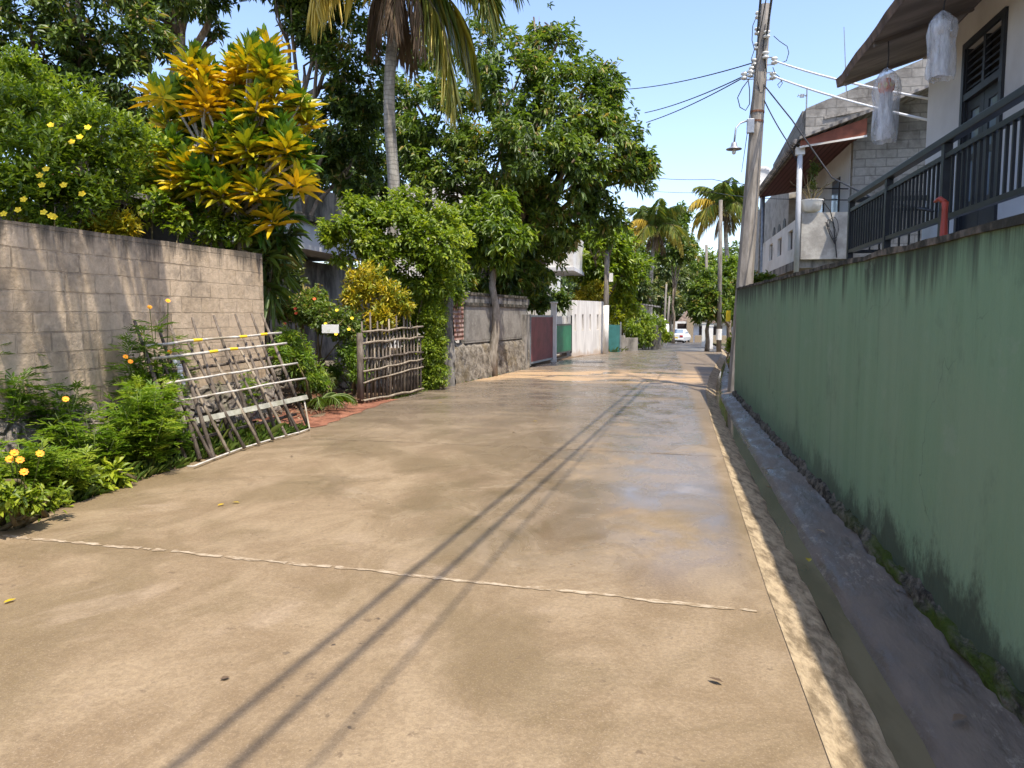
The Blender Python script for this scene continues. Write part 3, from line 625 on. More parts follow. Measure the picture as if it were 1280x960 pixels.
lantern(1109, 86, 177, 27, 8.9, 'bagged paper lantern with orange core hanging at the end of the eave', 'papero', .28)
lantern(1179, 15, 99, 27, 7.4, 'bagged white paper lantern hanging beside the house corner, nearest the door', 'paperw', .22)

# ================================================================== right side: second house, grey block gable and balcony
B = (3.55, 16.2, 0)
t = thing('block_house', 'two storey grey block house with arched white balcony and maroon soffit', 'house', B)
mb = MB()
zl = 5.62; zr = 7.0
mb.prism([(3.56, 16.2, -.3), (9.5, 16.2, -.3), (9.5, 16.2, 7.3), (5.5, 16.2, 6.72), (2.66, 16.2, 5.62), (2.66, 16.2, 4.98), (3.56, 16.2, 4.98)], (0, .18, 0))
part(mb, 'gable_wall', 'greyblock', t, B)
mb = MB(); mb.prism([(2.62, 16.39, 4.84), (2.62, 20.5, 4.84), (2.62, 20.5, 5.36), (2.62, 16.39, 5.62)], (.15, 0, 0)); part(mb, 'parapet_wall', 'greyblockside', t, B)
mb = MB(); mb.box(3.55, 3.7, 16.385, 22.34, -.3, 5.05); part(mb, 'front_wall', 'offwhite', t, B)
part(MB().box(3.3, 9, 22.35, 31, -.3, 5.4), 'rear_wall', 'endplaster', t, B)
part(MB().box(2.60, 3.545, 16.0, 21.9, 2.5, 2.68), 'balcony_slab', 'oldconc', t, B)
# white balcony parapet with openings
f0, f1 = 16.05, 21.9
ops = [(at(989, 300, X=2.62)[1], .62), (at(975.5, 305, X=2.62)[1], .62), (at(964.5, 312, X=2.62)[1], .62)]
mb = MB(); cuts = sorted(ops); y = f0
for c, wd in cuts:
    mb.box(2.6, 2.72, y, c-wd/2, 2.682, 3.52); mb.box(2.6, 2.72, c-wd/2, c+wd/2, 2.682, 2.95); mb.box(2.6, 2.72, c-wd/2, c+wd/2, 3.36, 3.52); y = c+wd/2
mb.box(2.6, 2.72, y, f1, 2.682, 3.52); part(mb, 'balcony_front', 'white', t, B)
for c, wd in cuts: part(MB().box(2.66, 2.7, c-wd/2+.002, c+wd/2-.002, 2.952, 3.358), 'parapet_grille', 'darkwood', t, B)
part(MB().box(2.6, 3.56, 15.9, 16.04, 2.66, 3.56), 'balcony_end', 'endplaster', t, B)
# arched windows in the inner wall, the tall door and window at the near end
for px, pz in ((968, 284), (974.5, 280), (981, 273), (988, 264), (995, 258)):
    p = at(px, pz, X=3.3); xw = 3.285
    if p[1] < 22.6: p = at(px, pz, X=3.55); xw = 3.535
    mb = MB(); w2 = .30; z0 = 2.9
    out = [(xw, p[1]-w2, z0), (xw, p[1]+w2, z0)]+[(xw, p[1]+w2*math.cos(a), p[2]-w2+w2*math.sin(a)) for a in np.linspace(0, math.pi, 9)]
    mb.prism(out, (.03, 0, 0)); part(mb, 'arched_window', 'darkwood', t, B)
for (pa, pb, z0, z1, mt) in ((1041, 1050, 2.7, 4.45, 'darkwood'), (1020, 1031, 2.9, 4.25, 'darkwood')):
    ya, yb = at(pb, 240, X=3.55)[1], at(pa, 240, X=3.55)[1]
    wn = part(MB().box(3.53, 3.56, ya, yb, z0, z1), 'window', mt, t, B)
    part(MB().box(3.52, 3.529, ya+.06, yb-.06, z0+.5, z1-.1), 'pane', 'glass', wn, B)
sheet('soffit', lambda y, u: (2.5+u*1.1-B[0], y-B[1], 4.80+.16*u), list(np.linspace(15.75, 22.3, 12)), [0, .5, 1], 'slats', t)
mb = MB(); mb.prism([(2.5, 15.72, 4.79), (3.68, 15.72, 4.95), (3.68, 15.72, 5.27), (2.5, 15.72, 4.9)], (0, .03, 0)); part(mb, 'end_fascia', 'fascia', t, B)
part(MB().bar((2.48, 15.70, 4.775), (3.68, 15.70, 4.93), .03, .035), 'fascia_trim', 'white', t, B)
mb = MB(); mb.prism([(2.46, 15.6, 4.905), (2.46, 15.6, 4.955), (5.6, 15.6, 6.10), (9, 15.6, 7.2), (9, 15.6, 7.12), (5.6, 15.6, 6.02)], (0, .598, 0)); mb.prism([(3.75, 14.9, 5.29), (3.75, 14.9, 5.34), (5.6, 14.9, 6.0), (9, 14.9, 7.1), (9, 14.9, 7.05), (5.6, 14.9, 5.95)], (0, .72, 0)); part(mb, 'lean_to_roof', 'sheet', t, B)
mb = MB(); mb.prism([(2.46, 16.2, 4.85), (2.46, 22.4, 4.85), (2.46, 22.4, 4.93), (2.46, 16.2, 4.93)], (.14, 0, 0)); part(mb, 'roof_edge', 'sheet', t, B)
y = 15.9
while y < 22.3: part(MB().lathe((2.43, y, 4.92), [(.05, -.05), (.06, 0), (.045, .05)], 8, (0, 1, 0)), 'roof_edge_tile', 'sheet', t, B); y += .19
part(MB().bar((3.0, 16.185, 5.42), (5.6, 16.185, 5.85), .03, .05), 'ledge', 'oldconc', t, B)
part(MB().tube([(2.52, 15.85, 2.4), (2.52, 15.85, 4.72)], .05, 12), 'downpipe', 'greypipe', t, B, smooth=True)
part(MB().box(2.44, 2.60, 15.80, 15.94, 4.66, 4.80), 'downpipe_head', 'white', t, B)
part(MB().tube([(2.6, 22.1, 0), (2.6, 22.1, 4.8)], .045, 10), 'post', 'galv', t, B, smooth=True)
# potted plant on the parapet
p = np.array([2.78, 15.97, 3.562])
t = thing('potted_plant', 'shrub in a round white bowl on the grey balcony end wall', 'potted plant', tuple(p)); t.scale = (.82, .82, .9)
MB().lathe((0, 0, 0), [(.10, 0), (.20, .05), (.245, .18), (.26, .25), (.275, .27), (.24, .27), (.22, .22)], 20).build('bowl', 'white', t, True)
mb = MB(); rg = np.random.default_rng(5); ends = []
for i in range(8):
    e = np.array([rg.normal()*.22, rg.normal()*.12, .55+rg.random()*.45]); e2 = e*.6+np.array([0, 0, .05])
    if i == 0: e = np.array([.02, 0, 1.05])
    mb.tube([(0, 0, .2), tuple(e2*.9), tuple(e)], [.016, .012, .005], 5); ends.append(e)
for sx in (-1, 1): mb.tube([(0, 0, .3), (sx*.25, 0, .55), (sx*.42, .02, .62), (sx*.5, .02, .7)], [.014, .012, .009, .004], 5)
mb.build('stem', 'twig', t, True); lb = LB()
foliage(lb, [(0, 0, .75, .10, .09, .36), (.05, 0, .98, .12, .1, .14)], 90, 5, .075, .035, rg, droop=.1); lb.build('foliage', 'olive', t)
# dish, aerials
p = at(951, 223, Y=23.5); t = thing('satellite_dish', 'pale satellite dish on the roof behind the utility pole', 'satellite dish', tuple(p))
MB().lathe((0, 0, 0), [(.02, .10), (.14, .085), (.27, .035), (.36, -.03), (.365, -.02), (.27, .05)], 20, (.35, 1, -.3)).build('reflector', 'white', t, True)
MB().tube([(0, .1, 0), (.05, .2, -.2), (.05, .2, -3.0)], .03, 8).build('mast', 'galv', t, True)
MB().tube([(0, .05, -.05), (-.10, -.38, -.12)], .012, 6).build('arm', 'galv', t)
p = at(1008, 137, Y=16.3); t = thing('aerial', 'short television aerial on the left corner of the grey gable', 'aerial', tuple(p))
MB().tube([(0, 0, -.2), (0, 0, .42)], .014, 6).build('mast', 'galv', t)
mb = MB(); mb.tube([(-.16, 0, .28), (.02, .05, .28)], .01, 5); [mb.tube([(-.16+.05*i, -.08, .28), (-.16+.05*i, .10, .28)], .006, 4) for i in range(4)]; mb.box(-.13, -.05, -.02, .02, .24, .30); mb.build('element', 'galv', t)
p0 = at(1060, 128, Y=16.6); p1 = at(1055, 34, Y=16.6)
tag(MB().tube([p0-np.array([0, 0, .3]), p1], [.014, .007], 5).build('rod_aerial', 'galv'), 'thin bare rod rising above the grey gable beside the eave', 'aerial')

# ================================================================== utility pole, lamp, wires
PY = 16.35
pt, pm, pb = at(957, 6, Y=PY), at(943, 180, Y=PY), at(931, 345, Y=PY)
base = pb+(pb-pm)*((pb[2])/(pm[2]-pb[2])); base[2] = -.05
t = thing('utility_pole', 'tall leaning concrete utility pole with insulators and lamp beyond the green wall', 'utility pole', tuple(base))
ob = base.copy(); L_ = lambda v: np.array(v, float)-ob
ax = unit(pt-base)
def onpole(z): return base+(pt-base)*((z-base[2])/(pt[2]-base[2]))
mb = MB(); mb.tube([L_(base), L_(onpole(2)), L_(onpole(4.5)), L_(pt)], [.185, .17, .145, .105], 8); mb.build('shaft', 'pole', t)
def insul(p, s=1.0, axis=(0, 0, 1)):
    return MB().lathe(L_(p), [(.02*s, -.06*s), (.055*s, -.055*s), (.06*s, -.025*s), (.035*s, -.015*s), (.035*s, .015*s), (.06*s, .025*s), (.055*s, .055*s), (.02*s, .06*s)], 12, axis)
zs = {}
def pz(py): return at(950, py, Y=PY)[2]
LI = {}
for nm, px, py in (('a', 948, 19), ('b', 947, 39), ('c', 946.5, 58), ('d', 943, 78), ('e', 940, 88), ('f', 930, 95), ('g', 938, 92), ('h', 968, 76), ('i', 966, 95), ('j', 958.5, 43), ('k', 957, 69)):
    q = at(px, py, Y=PY-.14 if px < 970 and px > 950 and nm in 'jk' else PY); LI[nm] = q
    insul(q, 1.1).build('insulator', 'porcelain', t, True)
mb = MB()
for nm in 'abcdefghi':
    q = LI[nm]; c_ = onpole(q[2]); mb.bar(L_(q-np.array([0, 0, .07])), L_(c_-np.array([0, 0, .07])), .03, .012); mb.bar(L_(q+np.array([0, 0, .07])), L_(c_+np.array([0, 0, .07])), .03, .012)
    mb.tube([L_(q-np.array([0, 0, .09])), L_(q+np.array([0, 0, .09]))], .008, 5)
mb.build('bracket', 'galv', t)
for py in (140, 152): c_ = onpole(pz(py)); MB().lathe(L_(c_), [(.135, -.02), (.14, -.02), (.14, .02), (.135, .02)], 10, ax).build('band', 'rust', t)
c_ = onpole(pz(158)); part_ = MB().box(*(L_(c_)[0]+np.array([-.20, -.06])), *(L_(c_)[1]+np.array([-.19, -.10])), L_(c_)[2]-.16, L_(c_)[2]+.12); part_.build('fuse_box', 'galv', t, bevel=.01)
# lamp arm: out to the left and a little toward the road, shade with bare bulb
a0 = onpole(pz(146)); a2 = at(919, 168, Y=PY-.3); a3 = at(917.5, 180, Y=PY-.3)
mid = at(925, 154, Y=PY-.2)
MB().tube([L_(a0), L_(mid), L_(at(920, 160, Y=PY-.28)), L_(a2), L_(a3)], .018, 8).build('lamp_arm', 'galv', t, True)
sh = MB().lathe(L_(at(917.5, 184, Y=PY-.3)), [(.05, .09), (.06, .03), (.075, .0), (.15, -.03), (.155, -.045), (.07, -.02), (.04, .0)], 18).build('lamp_shade', 'galv', t, True)
bq = L_(at(917.5, 189, Y=PY-.3))
MB().lathe(bq, [(.025, .05), (.03, .02), (.042, -.02), (.03, -.055), (.008, -.065)], 12).build('bulb', 'porcelain', t, True)
mb = MB()
def loopw(pts, r=.008): mb.tube([L_(at(x, y, Y=PY-.12)) for x, y in pts], r, 5)
loopw([(946, 20), (941, 32), (940, 50), (943, 62), (939, 74), (944, 86)]); loopw([(937, 98), (928, 110), (922, 122), (925, 134), (932, 138), (937, 130), (937, 112), (935, 98)], .010)
loopw([(967, 45), (975, 52), (984, 58), (986, 66), (983, 76), (976, 79)]); loopw([(966, 84), (969, 92), (974, 96), (978, 104), (974, 110), (972, 106), (978, 100)]); loopw([(948, 78), (946, 100), (950, 116), (957, 110), (958, 96)])
loopw([(958, 90), (954, 60), (957, 30)], .012)
mb.build('jumper_cable', 'cable', t, True)

def wire(pts, r, label, mat='cable', sag=.0, n=14, group=None, name='overhead_cable'):
    p = [np.array(q, float) for q in pts]; out = []
    for a, b in zip(p[:-1], p[1:]):
        for i in range(n):
            u = i/n; q = a+(b-a)*u; q[2] -= sag*4*u*(1-u); out.append(q)
    out.append(p[-1]); return tag(MB().tube(out, r, 6).build(name, mat, None, True), label, 'cable', group)
# along the lane, toward the camera and past it (their shadows lie on the concrete)
sx, sz = .30, .34
def lane_wire(pn, pf, top, r, label):
    near = at(*pn, Z=.01); far_ = at(*pf, Z=.01); d = far_-near; hz_ = 6.5
    A = np.array([near[0]+sx*hz_, near[1]-sz*hz_, hz_]); u = (top[1]-A[1]); e = A+(A-top)/max(.1, u)*34
    e[2] = 6.9; return wire([e, A, top], r, label, sag=.02, n=10, group='cables along the lane')
lane_wire((214, 960), (793, 500), LI['b'], .021, 'upper thick black cable running overhead along the lane to the pole')
lane_wire((289, 960), (800, 500), LI['j'], .021, 'thick black cable running overhead along the lane to the pole top')
lane_wire((388, 960), (806, 505), LI['c'], .010, 'thin lower black cable running overhead along the lane to the pole')
g = 'cables crossing left from the pole'
wire([LI['d'], at(770, 112, Y=26)], .012, 'topmost black cable running left from the pole into the mango tree', sag=.12, group=g)
wire([LI['f'], at(806, 141, Y=24)], .012, 'middle black cable running left from the pole into the mango tree', sag=.08, group=g)
wire([LI['g'], at(808, 153, Y=24)], .012, 'lowest black cable running left from the pole into the mango tree', sag=.08, group=g)
g = 'white cables to the near house'
hc = at(1163, 124, X=3.09); hc[1] = 10.34
wire([LI['h'], at(1164, 124, Y=10.36)], .017, 'upper white service cable from the pole to the near house', 'whitecable', .05, group=g)
wire([LI['i'], at(1164, 151, Y=10.36)], .017, 'lower white service cable from the pole to the near house', 'whitecable', .05, group=g)
wire([onpole(pz(100)), at(990, 150, Y=15.6), at(1040, 222, Y=14), at(1095, 250, Y=10.5), at(1166, 264, X=2.12)], .013, 'black cable sagging from the pole to the black railing', n=6)
wire([onpole(pz(112)), at(985, 178, Y=16), at(1003, 210, Y=15.9)], .012, 'short black cable running from the pole to the block house eave', sag=.05)
g = 'thin cables far down the lane'
wire([at(790, 219, Y=40), at(890, 224, Y=40), at(1060, 236, Y=15.9)], .014, 'upper thin cable crossing in front of the palm crown', sag=.1, group=g)
wire([at(790, 236, Y=40), at(890, 240, Y=40), at(1060, 250, Y=15.9)], .010, 'lower thin cable crossing in front of the palm crown', sag=.1, group=g)
wire([onpole(pz(105))+np.array([-.1, 0, 0]), at(927, 215, Y=42)], .012, 'thin cable leaving the pole down the lane past its lamp', sag=.0)
wire([at(1028, 250, Y=15.86), at(1038, 264, Y=15.86), at(1042, 280, Y=15.88), at(1046, 322, Y=15.88)], .010, 'black cable hanging down the balcony end wall', n=4)
mb = MB()
for k_ in range(3): mb.tube([at(1042+6*math.sin(a*2*math.pi+k_)-2*k_, 285+14*math.cos(a*2*math.pi+k_*.3)+3*k_, Y=15.87) for a in np.linspace(0, 1, 14)], .006, 5, False)
tag(mb.build('cable_coil', 'cable'), 'tangled coil of thin cable against the balcony end wall', 'cable')

# ================================================================== left side: block wall on rubble
BX = -5.95
t = thing('block_wall', 'tan cement block wall standing on rubble behind the leaning fence', 'wall', (BX, 0, 0))
o = (BX, 0, 0)
mb = MB(); n = 40
for i in range(n):
    y0, y1 = -4+14.6*i/n, -4+14.6*(i+1)/n; zt = lambda y: 2.36+.0115*y+.008*nz(y*4)
    mb.add([(BX, y0, .62), (BX, y1, .62), (BX, y1, zt(y1)), (BX, y0, zt(y0)), (BX-.16, y0, .62), (BX-.16, y1, .62), (BX-.16, y1, zt(y1)), (BX-.16, y0, zt(y0))],
           [(0, 1, 2, 3), (4, 7, 6, 5), (3, 2, 6, 7)]+([(1, 5, 6, 2)] if i == n-1 else [])+([(0, 3, 7, 4)] if i == 0 else []))
part(mb, 'blockwork', 'block', t, o)
rb = sheet('rubble_base', lambda y, u: ((.20*(1-u)**.7+.07*nz(y*4.1, u*7, 1)+.05*nz(y*9, u*15)) if u < .99 else -.10, y, -.1+.80*u), list(np.arange(-4, 10.75, .11)), list(np.linspace(0, 1, 9)), 'rubble', t)

# leaning fence of sticks
def gl(px, py): return at(px, py, Z=.03)
b0, b1 = gl(236, 583), gl(390, 537)
t = thing('stick_fence', 'broken stick fence panel with white rails leaning on the tan block wall', 'fence', tuple(b0))
ob = b0.copy(); L_ = lambda v: np.array(v, float)-ob
picks = [((168, 401), (232, 575)), ((195, 400), (250, 574)), ((212, 405), (267, 572)), ((240, 397), (292, 557)), ((267, 394), (321, 549)), ((294, 393), (346, 543)), ((314, 392), (367, 537)), ((327, 392), (385, 533))]
def lean(px, py, Y, back=0): 
    """point on the leaning plane at a given distance along the lane"""
    return at(px, py, Y=Y)+np.array([-back, 0, 0])
tops = []; mbp = None
for i, (a, b_) in enumerate(picks):
    pb_ = gl(*b_); d = at(a[0], a[1], X=-5.70)
    tops.append((pb_, d)); mb = MB(); m = (pb_+d)/2+np.array([.02*nz(i), .03*nz(i, 2), 0])
    mb.tube([L_(pb_), L_(m), L_(d)], [.026, .024, .017], 6); mb.build('picket', 'wood', t, True)
rg_ = random.Random(3)
for i in range(7):                                                  # a second, shorter layer behind
    u = .14+i*.12; B0 = b0+(b1-b0)*u; T0 = tops[0][1]+(tops[-1][1]-tops[0][1])*(u-.10+rg_.uniform(-.03, .03)); e = B0+(T0-B0)*rg_.uniform(.62, .84)
    off = np.array([-.05, .10, 0]); MB().tube([L_(B0+off), L_((B0+e)/2+off+np.array([0, rg_.uniform(-.03, .03), 0])), L_(e+off)], [.020, .019, .014], 6).build('picket', 'woodpale' if i % 2 else 'wood', t, True)
def on(i, f): a, b_ = tops[i]; return a+(b_-a)*f
RAILS = {}
def tape_at(f, s): P_ = RAILS[f]; j = min(7, int(s*8)); return P_[j]+(P_[j+1]-P_[j])*(s*8-j)
for f, r_, x0, x1 in ((.79, .016, -.04, .02), (.69, .016, -.02, .04), (.50, .014, .02, .04), (.36, .013, .03, .05)):
    nrm = np.array([.07, 0, .04]); q_ = [on(i, f) for i in (0, 7)]; d = q_[1]-q_[0]; off = max(0, max(float((on(i, f)-(q_[0]+d*float((on(i, f)-q_[0])@d)/float(d@d)))@np.array([.87, 0, .49])) for i in range(8))); nrm = nrm+np.array([.87, 0, .49])*off; pts = [q_[0]+d*u_+nrm+np.array([0, 0, .012*nz(u_*5, f*9)]) for u_ in np.linspace(-.03, 1.05, 9)]
    RAILS[f] = pts; MB().tube([L_(p) for p in pts], r_, 7).build('rail', 'rail', t, True)
A, Bq = on(0, .22), on(-1, .22); d = Bq-A
MB().bar(L_(A+d*.10+np.array([.085, 0, .05])), L_(A+d*1.05+np.array([.075, 0, .04])), .022, .065, up=(-.45, 0, 1)).build('rail', 'plank', t)
for f in (.62, .12):
    A, Bq = on(0, f)-np.array([.10, 0, .03]), on(-1, f)-np.array([.10, 0, .03]); MB().tube([L_(A), L_((A+Bq)/2), L_(Bq)], .022, 6).build('back_rail', 'wood', t, True)
cord = [gl(234, 583), gl(242, 583), gl(265, 574), gl(300, 561), gl(340, 549), gl(372, 541), gl(387, 536)+np.array([0, 0, .0]), on(-1, .25)+np.array([.05, .12, 0])]
MB().tube([L_(p) for p in cord], .011, 6).build('cord', 'rail', t, True)
p = on(1, .69)+np.array([.13, -.05, .02]); mb = MB()
prev = None
for i in range(7):
    z = -i*.055; w_ = .05-.004*i; q = [(p[0]+.02*nz(i), p[1]+s*w_+.02*i, p[2]+z) for s in (-1, 1)]
    if prev: mb.add([prev[0], prev[1], q[1], q[0]], [(0, 1, 2, 3)])
    prev = q
o_ = mb.build('rag', 'ribbon', None, True, origin=tuple(p)); md = o_.modifiers.new('thick', 'SOLIDIFY'); md.thickness = .012
tag(o_, 'white rag tied to the leaning stick fence', 'rag')
# yellow tape twists on the two upper rails
mb = MB()
for f, ss in ((.79, (.28, .62, .80)), (.69, (.35, .5))):
    for s in ss: j = int(s*7); u_ = s*7-j; n_ = np.array([.06, 0, .033]); q = tape_at(f, s); q2 = tape_at(f, s+.06); mb.tube([L_(q), L_(q2)], .0195, 7)
mb.build('tape', 'yellow', t)

# upright stick gate
g0, g1 = at(454, 503, Z=.04), at(527, 489, Z=.04); d = g1-g0
t = thing('stick_gate', 'open upright gate of grey sticks at the red driveway', 'gate', tuple(g0)); L_ = lambda v: np.array(v, float)-g0
tp = [1.42, 1.20, 1.58, 1.16, 1.42, 1.36, 1.30, 1.46, 1.28, 1.52, 1.22, 1.50, 1.60, 1.68, 1.25, 1.32, 1.10]
for i, h_ in enumerate(tp):
    p = g0+d*(i/16)*.98; MB().tube([L_(p), L_(p+np.array([.01, .02*nz(i), h_*.5])), L_(p+np.array([.02*nz(i, 3), .04*nz(i, 5), h_]))], [.024, .021, .015], 6).build('picket', ('wood', 'wood', 'wood', 'woodpale')[i % 4], t, True)
for i in range(15):
    p = g0+d*(.03+i*.064)+np.array([-.04, 0, 0]); MB().tube([L_(p), L_(p+np.array([0, .03*nz(i), .62+.12*nz(i, 2)]))], [.024, .02], 5).build('infill_stick', 'wood', t, True)
for z0, z1, r_ in ((1.24, 1.30, .02), (1.04, 1.10, .022), (.76, .80, .02), (.54, .66, .018), (.36, .50, .016), (.03, .05, .022)):
    pts = [g0+d*s+np.array([.04, 0, z0+(z1-z0)*s+.03*nz(s*4, z0*5)]) for s in np.linspace(-.02, 1.0, 9)]; MB().tube([L_(p) for p in pts], r_, 6).build('rail', 'woodpale' if z0 != .76 else 'wood', t, True)
MB().tube([L_(g0+np.array([-.03, -.06, -.05])), L_(g0+np.array([-.02, -.06, 1.22]))], .055, 8).build('post', 'wood', t, True)

# mossy pillar, rusty sheet and second wall with plaster panels
p = at(560, 482, Z=0); t = thing('gate_pillar', 'rough grey mossy pillar between the hedge column and the rusty sheet', 'pillar', tuple(p))
sheet('shaft', lambda z, a: ((.17+.05*nz(a*2, z*3)-.03*z)*math.cos(a), (.17+.05*nz(a*2+1, z*3)-.03*z)*math.sin(a), z), list(np.linspace(-.05, 2.0, 16)), list(np.linspace(0, 2*math.pi, 15)), 'oldconc', t)
A = np.array([-4.74, 16.9, 0]); E = np.array([-4.02, 22.45, 0]); dd = unit(E-A); L2 = np.linalg.norm(E-A); ang = math.atan2(-dd[0], dd[1])
t = thing('plaster_wall', 'stained grey plaster wall on a rubble base beyond the hedge column', 'wall', tuple(A), ang)   # local +Y runs along the wall, +X faces the road
sheet('rubble_base', lambda y, u: (.12*(1-u)+.05*nz(y*4, u*6)+.03*nz(y*9, u*12) if u < .99 else -.1, y, -.1+1.02*u), list(np.arange(-.3, L2, .12)), list(np.linspace(0, 1, 9)), 'wallbase', t)
MB().box(-.18, -.02, .75, L2, .9, 1.80).build('plaster_panel', 'block2', t)
MB().box(-.2, .015, .72, L2+.02, 1.802, 1.88).build('ledge', 'coping', t)
mb = MB(); y = .75
while y < L2: mb.box(-.15, -.03, y, y+.30, 1.882, 2.06); y += .345
mb.build('vent_block', 'oldconc', t); MB().box(-.19, 0, .72, L2, 2.062, 2.13).build('coping', 'coping', t)
t2 = t
p = at(572, 400, X=-4.72); tag(MB().box(-4.70, -4.68, at(566.5, 400, X=-4.69)[1], at(579, 400, X=-4.69)[1], 1.0, 1.98).build('corrugated_sheet', 'rustsheet', origin=tuple(p)), 'rusty corrugated sheet closing the gap beside the mossy pillar', 'sheet')

# gates
A = at(662, 459, Z=0); E = at(691, 452, Z=0)
def gate(name, label, A, E, h, mat, bars=False, lift=.1):
    dd = E-A; L = np.linalg.norm(dd); t = thing(name, label, 'gate', tuple(A), math.atan2(-dd[0], dd[1]))
    zb = h-.28 if bars else h
    MB().box(-.015, .015, .06, L-.06, lift, zb).build('sheet_panel', mat, t)
    mb = MB(); 
    for y in (.03, L-.03): mb.box(-.03, .03, y-.03, y+.03, lift-.06, h+.03)
    mb.box(-.022, .022, .061, L-.061, zb-.06, zb+.002).box(-.022, .022, .061, L-.061, lift-.01, lift+.05); mb.build('gate_frame', 'black' if bars else 'galv', t)
    if bars:
        y = .14
        while y < L-.1: MB().box(-.012, .012, y-.018, y+.018, zb+.003, h).build('bar', 'white', t); y += .14
        MB().box(-.02, .02, .061, L-.061, .02, .07).build('bottom_rail', 'black', t)
    return t
gate('sheet_gate', 'maroon sheet metal gate in a grey frame beside the grey wall', A, E, 1.58, 'maroon')
# the grey near leaf/post of that gate
q = at(664, 459, Z=0); tag(MB().box(q[0]-.30, q[0]-.02, q[1]-.75, q[1]-.12, .02, 1.60).build('gate_post', 'oldconc', origin=tuple(q), bevel=.01), 'wide dark concrete post between the grey wall and the maroon gate', 'pillar')
A = at(693, 451, Z=0); E = at(714, 446, Z=0)
gate('barred_gate', 'green sheet metal gate with white bars along its top', A, E, 1.55, 'gategreen', True, .22)
q = at(692, 452, Z=0); t = thing('gate_pillar', 'slim white pillar between the maroon gate and the green gate', 'pillar', tuple(q))
MB().box(-.09, .09, -.09, .09, -.05, 1.98).build('shaft', 'white', t, bevel=.01); MB().box(-.12, .12, -.12, .12, 1.981, 2.04).build('cap', 'white', t, bevel=.01)
# white wall with narrow slots
A = at(714.5, 446, Z=0); E = at(759, 440.5, Z=0); dd = E-A; L = np.linalg.norm(dd)
t = thing('slotted_wall', 'white painted boundary wall with four narrow slots', 'wall', tuple(A), math.atan2(-dd[0], dd[1]))
sl = [np.linalg.norm(at(px, 446-(px-714.5)*.12, Z=0)-A) for px in (719, 728.5, 738, 747.5)]
mb = MB(); y = 0
for s in sl: mb.box(-.2, 0, y, s-.09, -.1, 2.12); mb.box(-.2, 0, s-.09, s+.09, -.1, .98); mb.box(-.2, 0, s-.09, s+.09, 1.62, 2.12); y = s+.09
mb.box(-.2, 0, y, L, -.1, 2.12); mb.box(-.2, 0, 0, L, 2.121, 2.16); mb.build('wall_face', 'whitewall', t)
for s in sl: MB().box(-.17, -.12, s-.088, s+.088, .982, 1.618).build('slot_back', 'white', t)
# teal sheet gate and low concrete posts
q = at(767, 440, Z=gz(33)); t = thing('sheet_gate', 'narrow teal sheet gate beyond the white wall', 'gate', tuple(q), R(-8)); MB().box(-.25, .27, -.02, .02, 0, 1.2).build('sheet_panel', 'teal', t); MB().box(-.31, -.255, -.03, .03, 0, 1.32).build('frame', 'galv', t); MB().box(.275, .33, -.03, .03, 0, 1.32).build('frame', 'galv', t)
g = 'low concrete fence slabs in the bushes'
for i, (px, w_, h_) in enumerate(((778, .22, .75), (787, .75, .62), (818, .35, 1.15), (823, .28, 1.5))):
    q = at(px, 440-.14*(px-778), Z=gz(36)); tag(MB().box(q[0]-w_/2, q[0]+w_/2, q[1], q[1]+.12, q[2]-.1, q[2]+h_).build('concrete_slab', 'oldconc', origin=tuple(q), bevel=.01),
        ['short grey concrete post right of the teal gate', 'low wide grey concrete slab under the bushes', 'grey concrete slab beside the slender white-footed poles', 'tallest grey concrete slab, nearest the white-footed poles'][i], 'post', g)

# ------------------------------------------------------------------ houses on the left
O = np.array([-8.6, 17, 0]); t = thing('old_house', 'old grey house with concrete canopy behind the vine and driveway', 'house', tuple(O))
part(MB().box(-14, -8.6, 14.2, 22, -.2, 2.9), 'wall', 'oldconc', t, O)
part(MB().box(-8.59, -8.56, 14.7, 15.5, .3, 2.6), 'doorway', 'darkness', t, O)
part(MB().box(-14, -7.75, 13.9, 19.3, 3.02, 3.62), 'canopy', 'offwhite', t, O)
part(MB().box(-14.1, -7.6, 13.7, 19.5, 3.622, 3.74), 'canopy_top', 'coping', t, O)
part(MB().box(-13.5, -9.2, 16, 22, 3.75, 5.0), 'upper_wall', 'oldconc', t, O)
part(MB().box(-9.3, -8.9, 16.6, 16.95, 3.742, 4.6), 'stub_column', 'coping', t, O)
part(MB().tube([(-9.0, 16.0, 4.95), (-9.0, 18.2, 5.05)], .045, 8), 'pipe', 'white', t, O)
O = np.array([-8.5, 10.5, 0]); t = thing('shed', 'dark shed with low roof behind the yellow flowering bush', 'shed', tuple(O))
part(MB().box(-10.5, -7.9, 9.6, 12.4, -.2, 3.2), 'wall', 'darkwood', t, O)
mb = MB(); mb.prism([(-7.5, 9.3, 3.25), (-10.8, 9.3, 3.75), (-10.8, 9.3, 3.83), (-7.5, 9.3, 3.33)], (0, 3.3, 0)); part(mb, 'roof', 'sheet', t, O)
mb = MB(); mb.prism([(-8.1, 10.2, 3.44), (-9.6, 10.2, 3.69), (-9.6, 10.2, 3.86), (-8.1, 10.2, 3.56)], (0, .6, 0)); part(mb, 'ridge_tile', 'fascia', t, O)
O = np.array([-5, 32, 0]); t = thing('upper_house', 'white two storey house with balcony half hidden by the mango tree', 'house', tuple(O))
part(MB().box(-12, -5.4, 30.5, 40, -.3, 7.0), 'wall', 'white', t, O)
q0, q1 = at(690, 335, Y=30.4), at(718, 292, Y=30.4)
part(MB().box(q0[0]-1.2, q1[0], 30.0, 34, q0[2], q1[2]), 'balcony', 'white', t, O)
part(MB().box(q0[0]-1.3, q1[0]+.06, 29.9, 34, q0[2]-.14, q0[2]-.002), 'balcony_slab', 'offwhite', t, O)
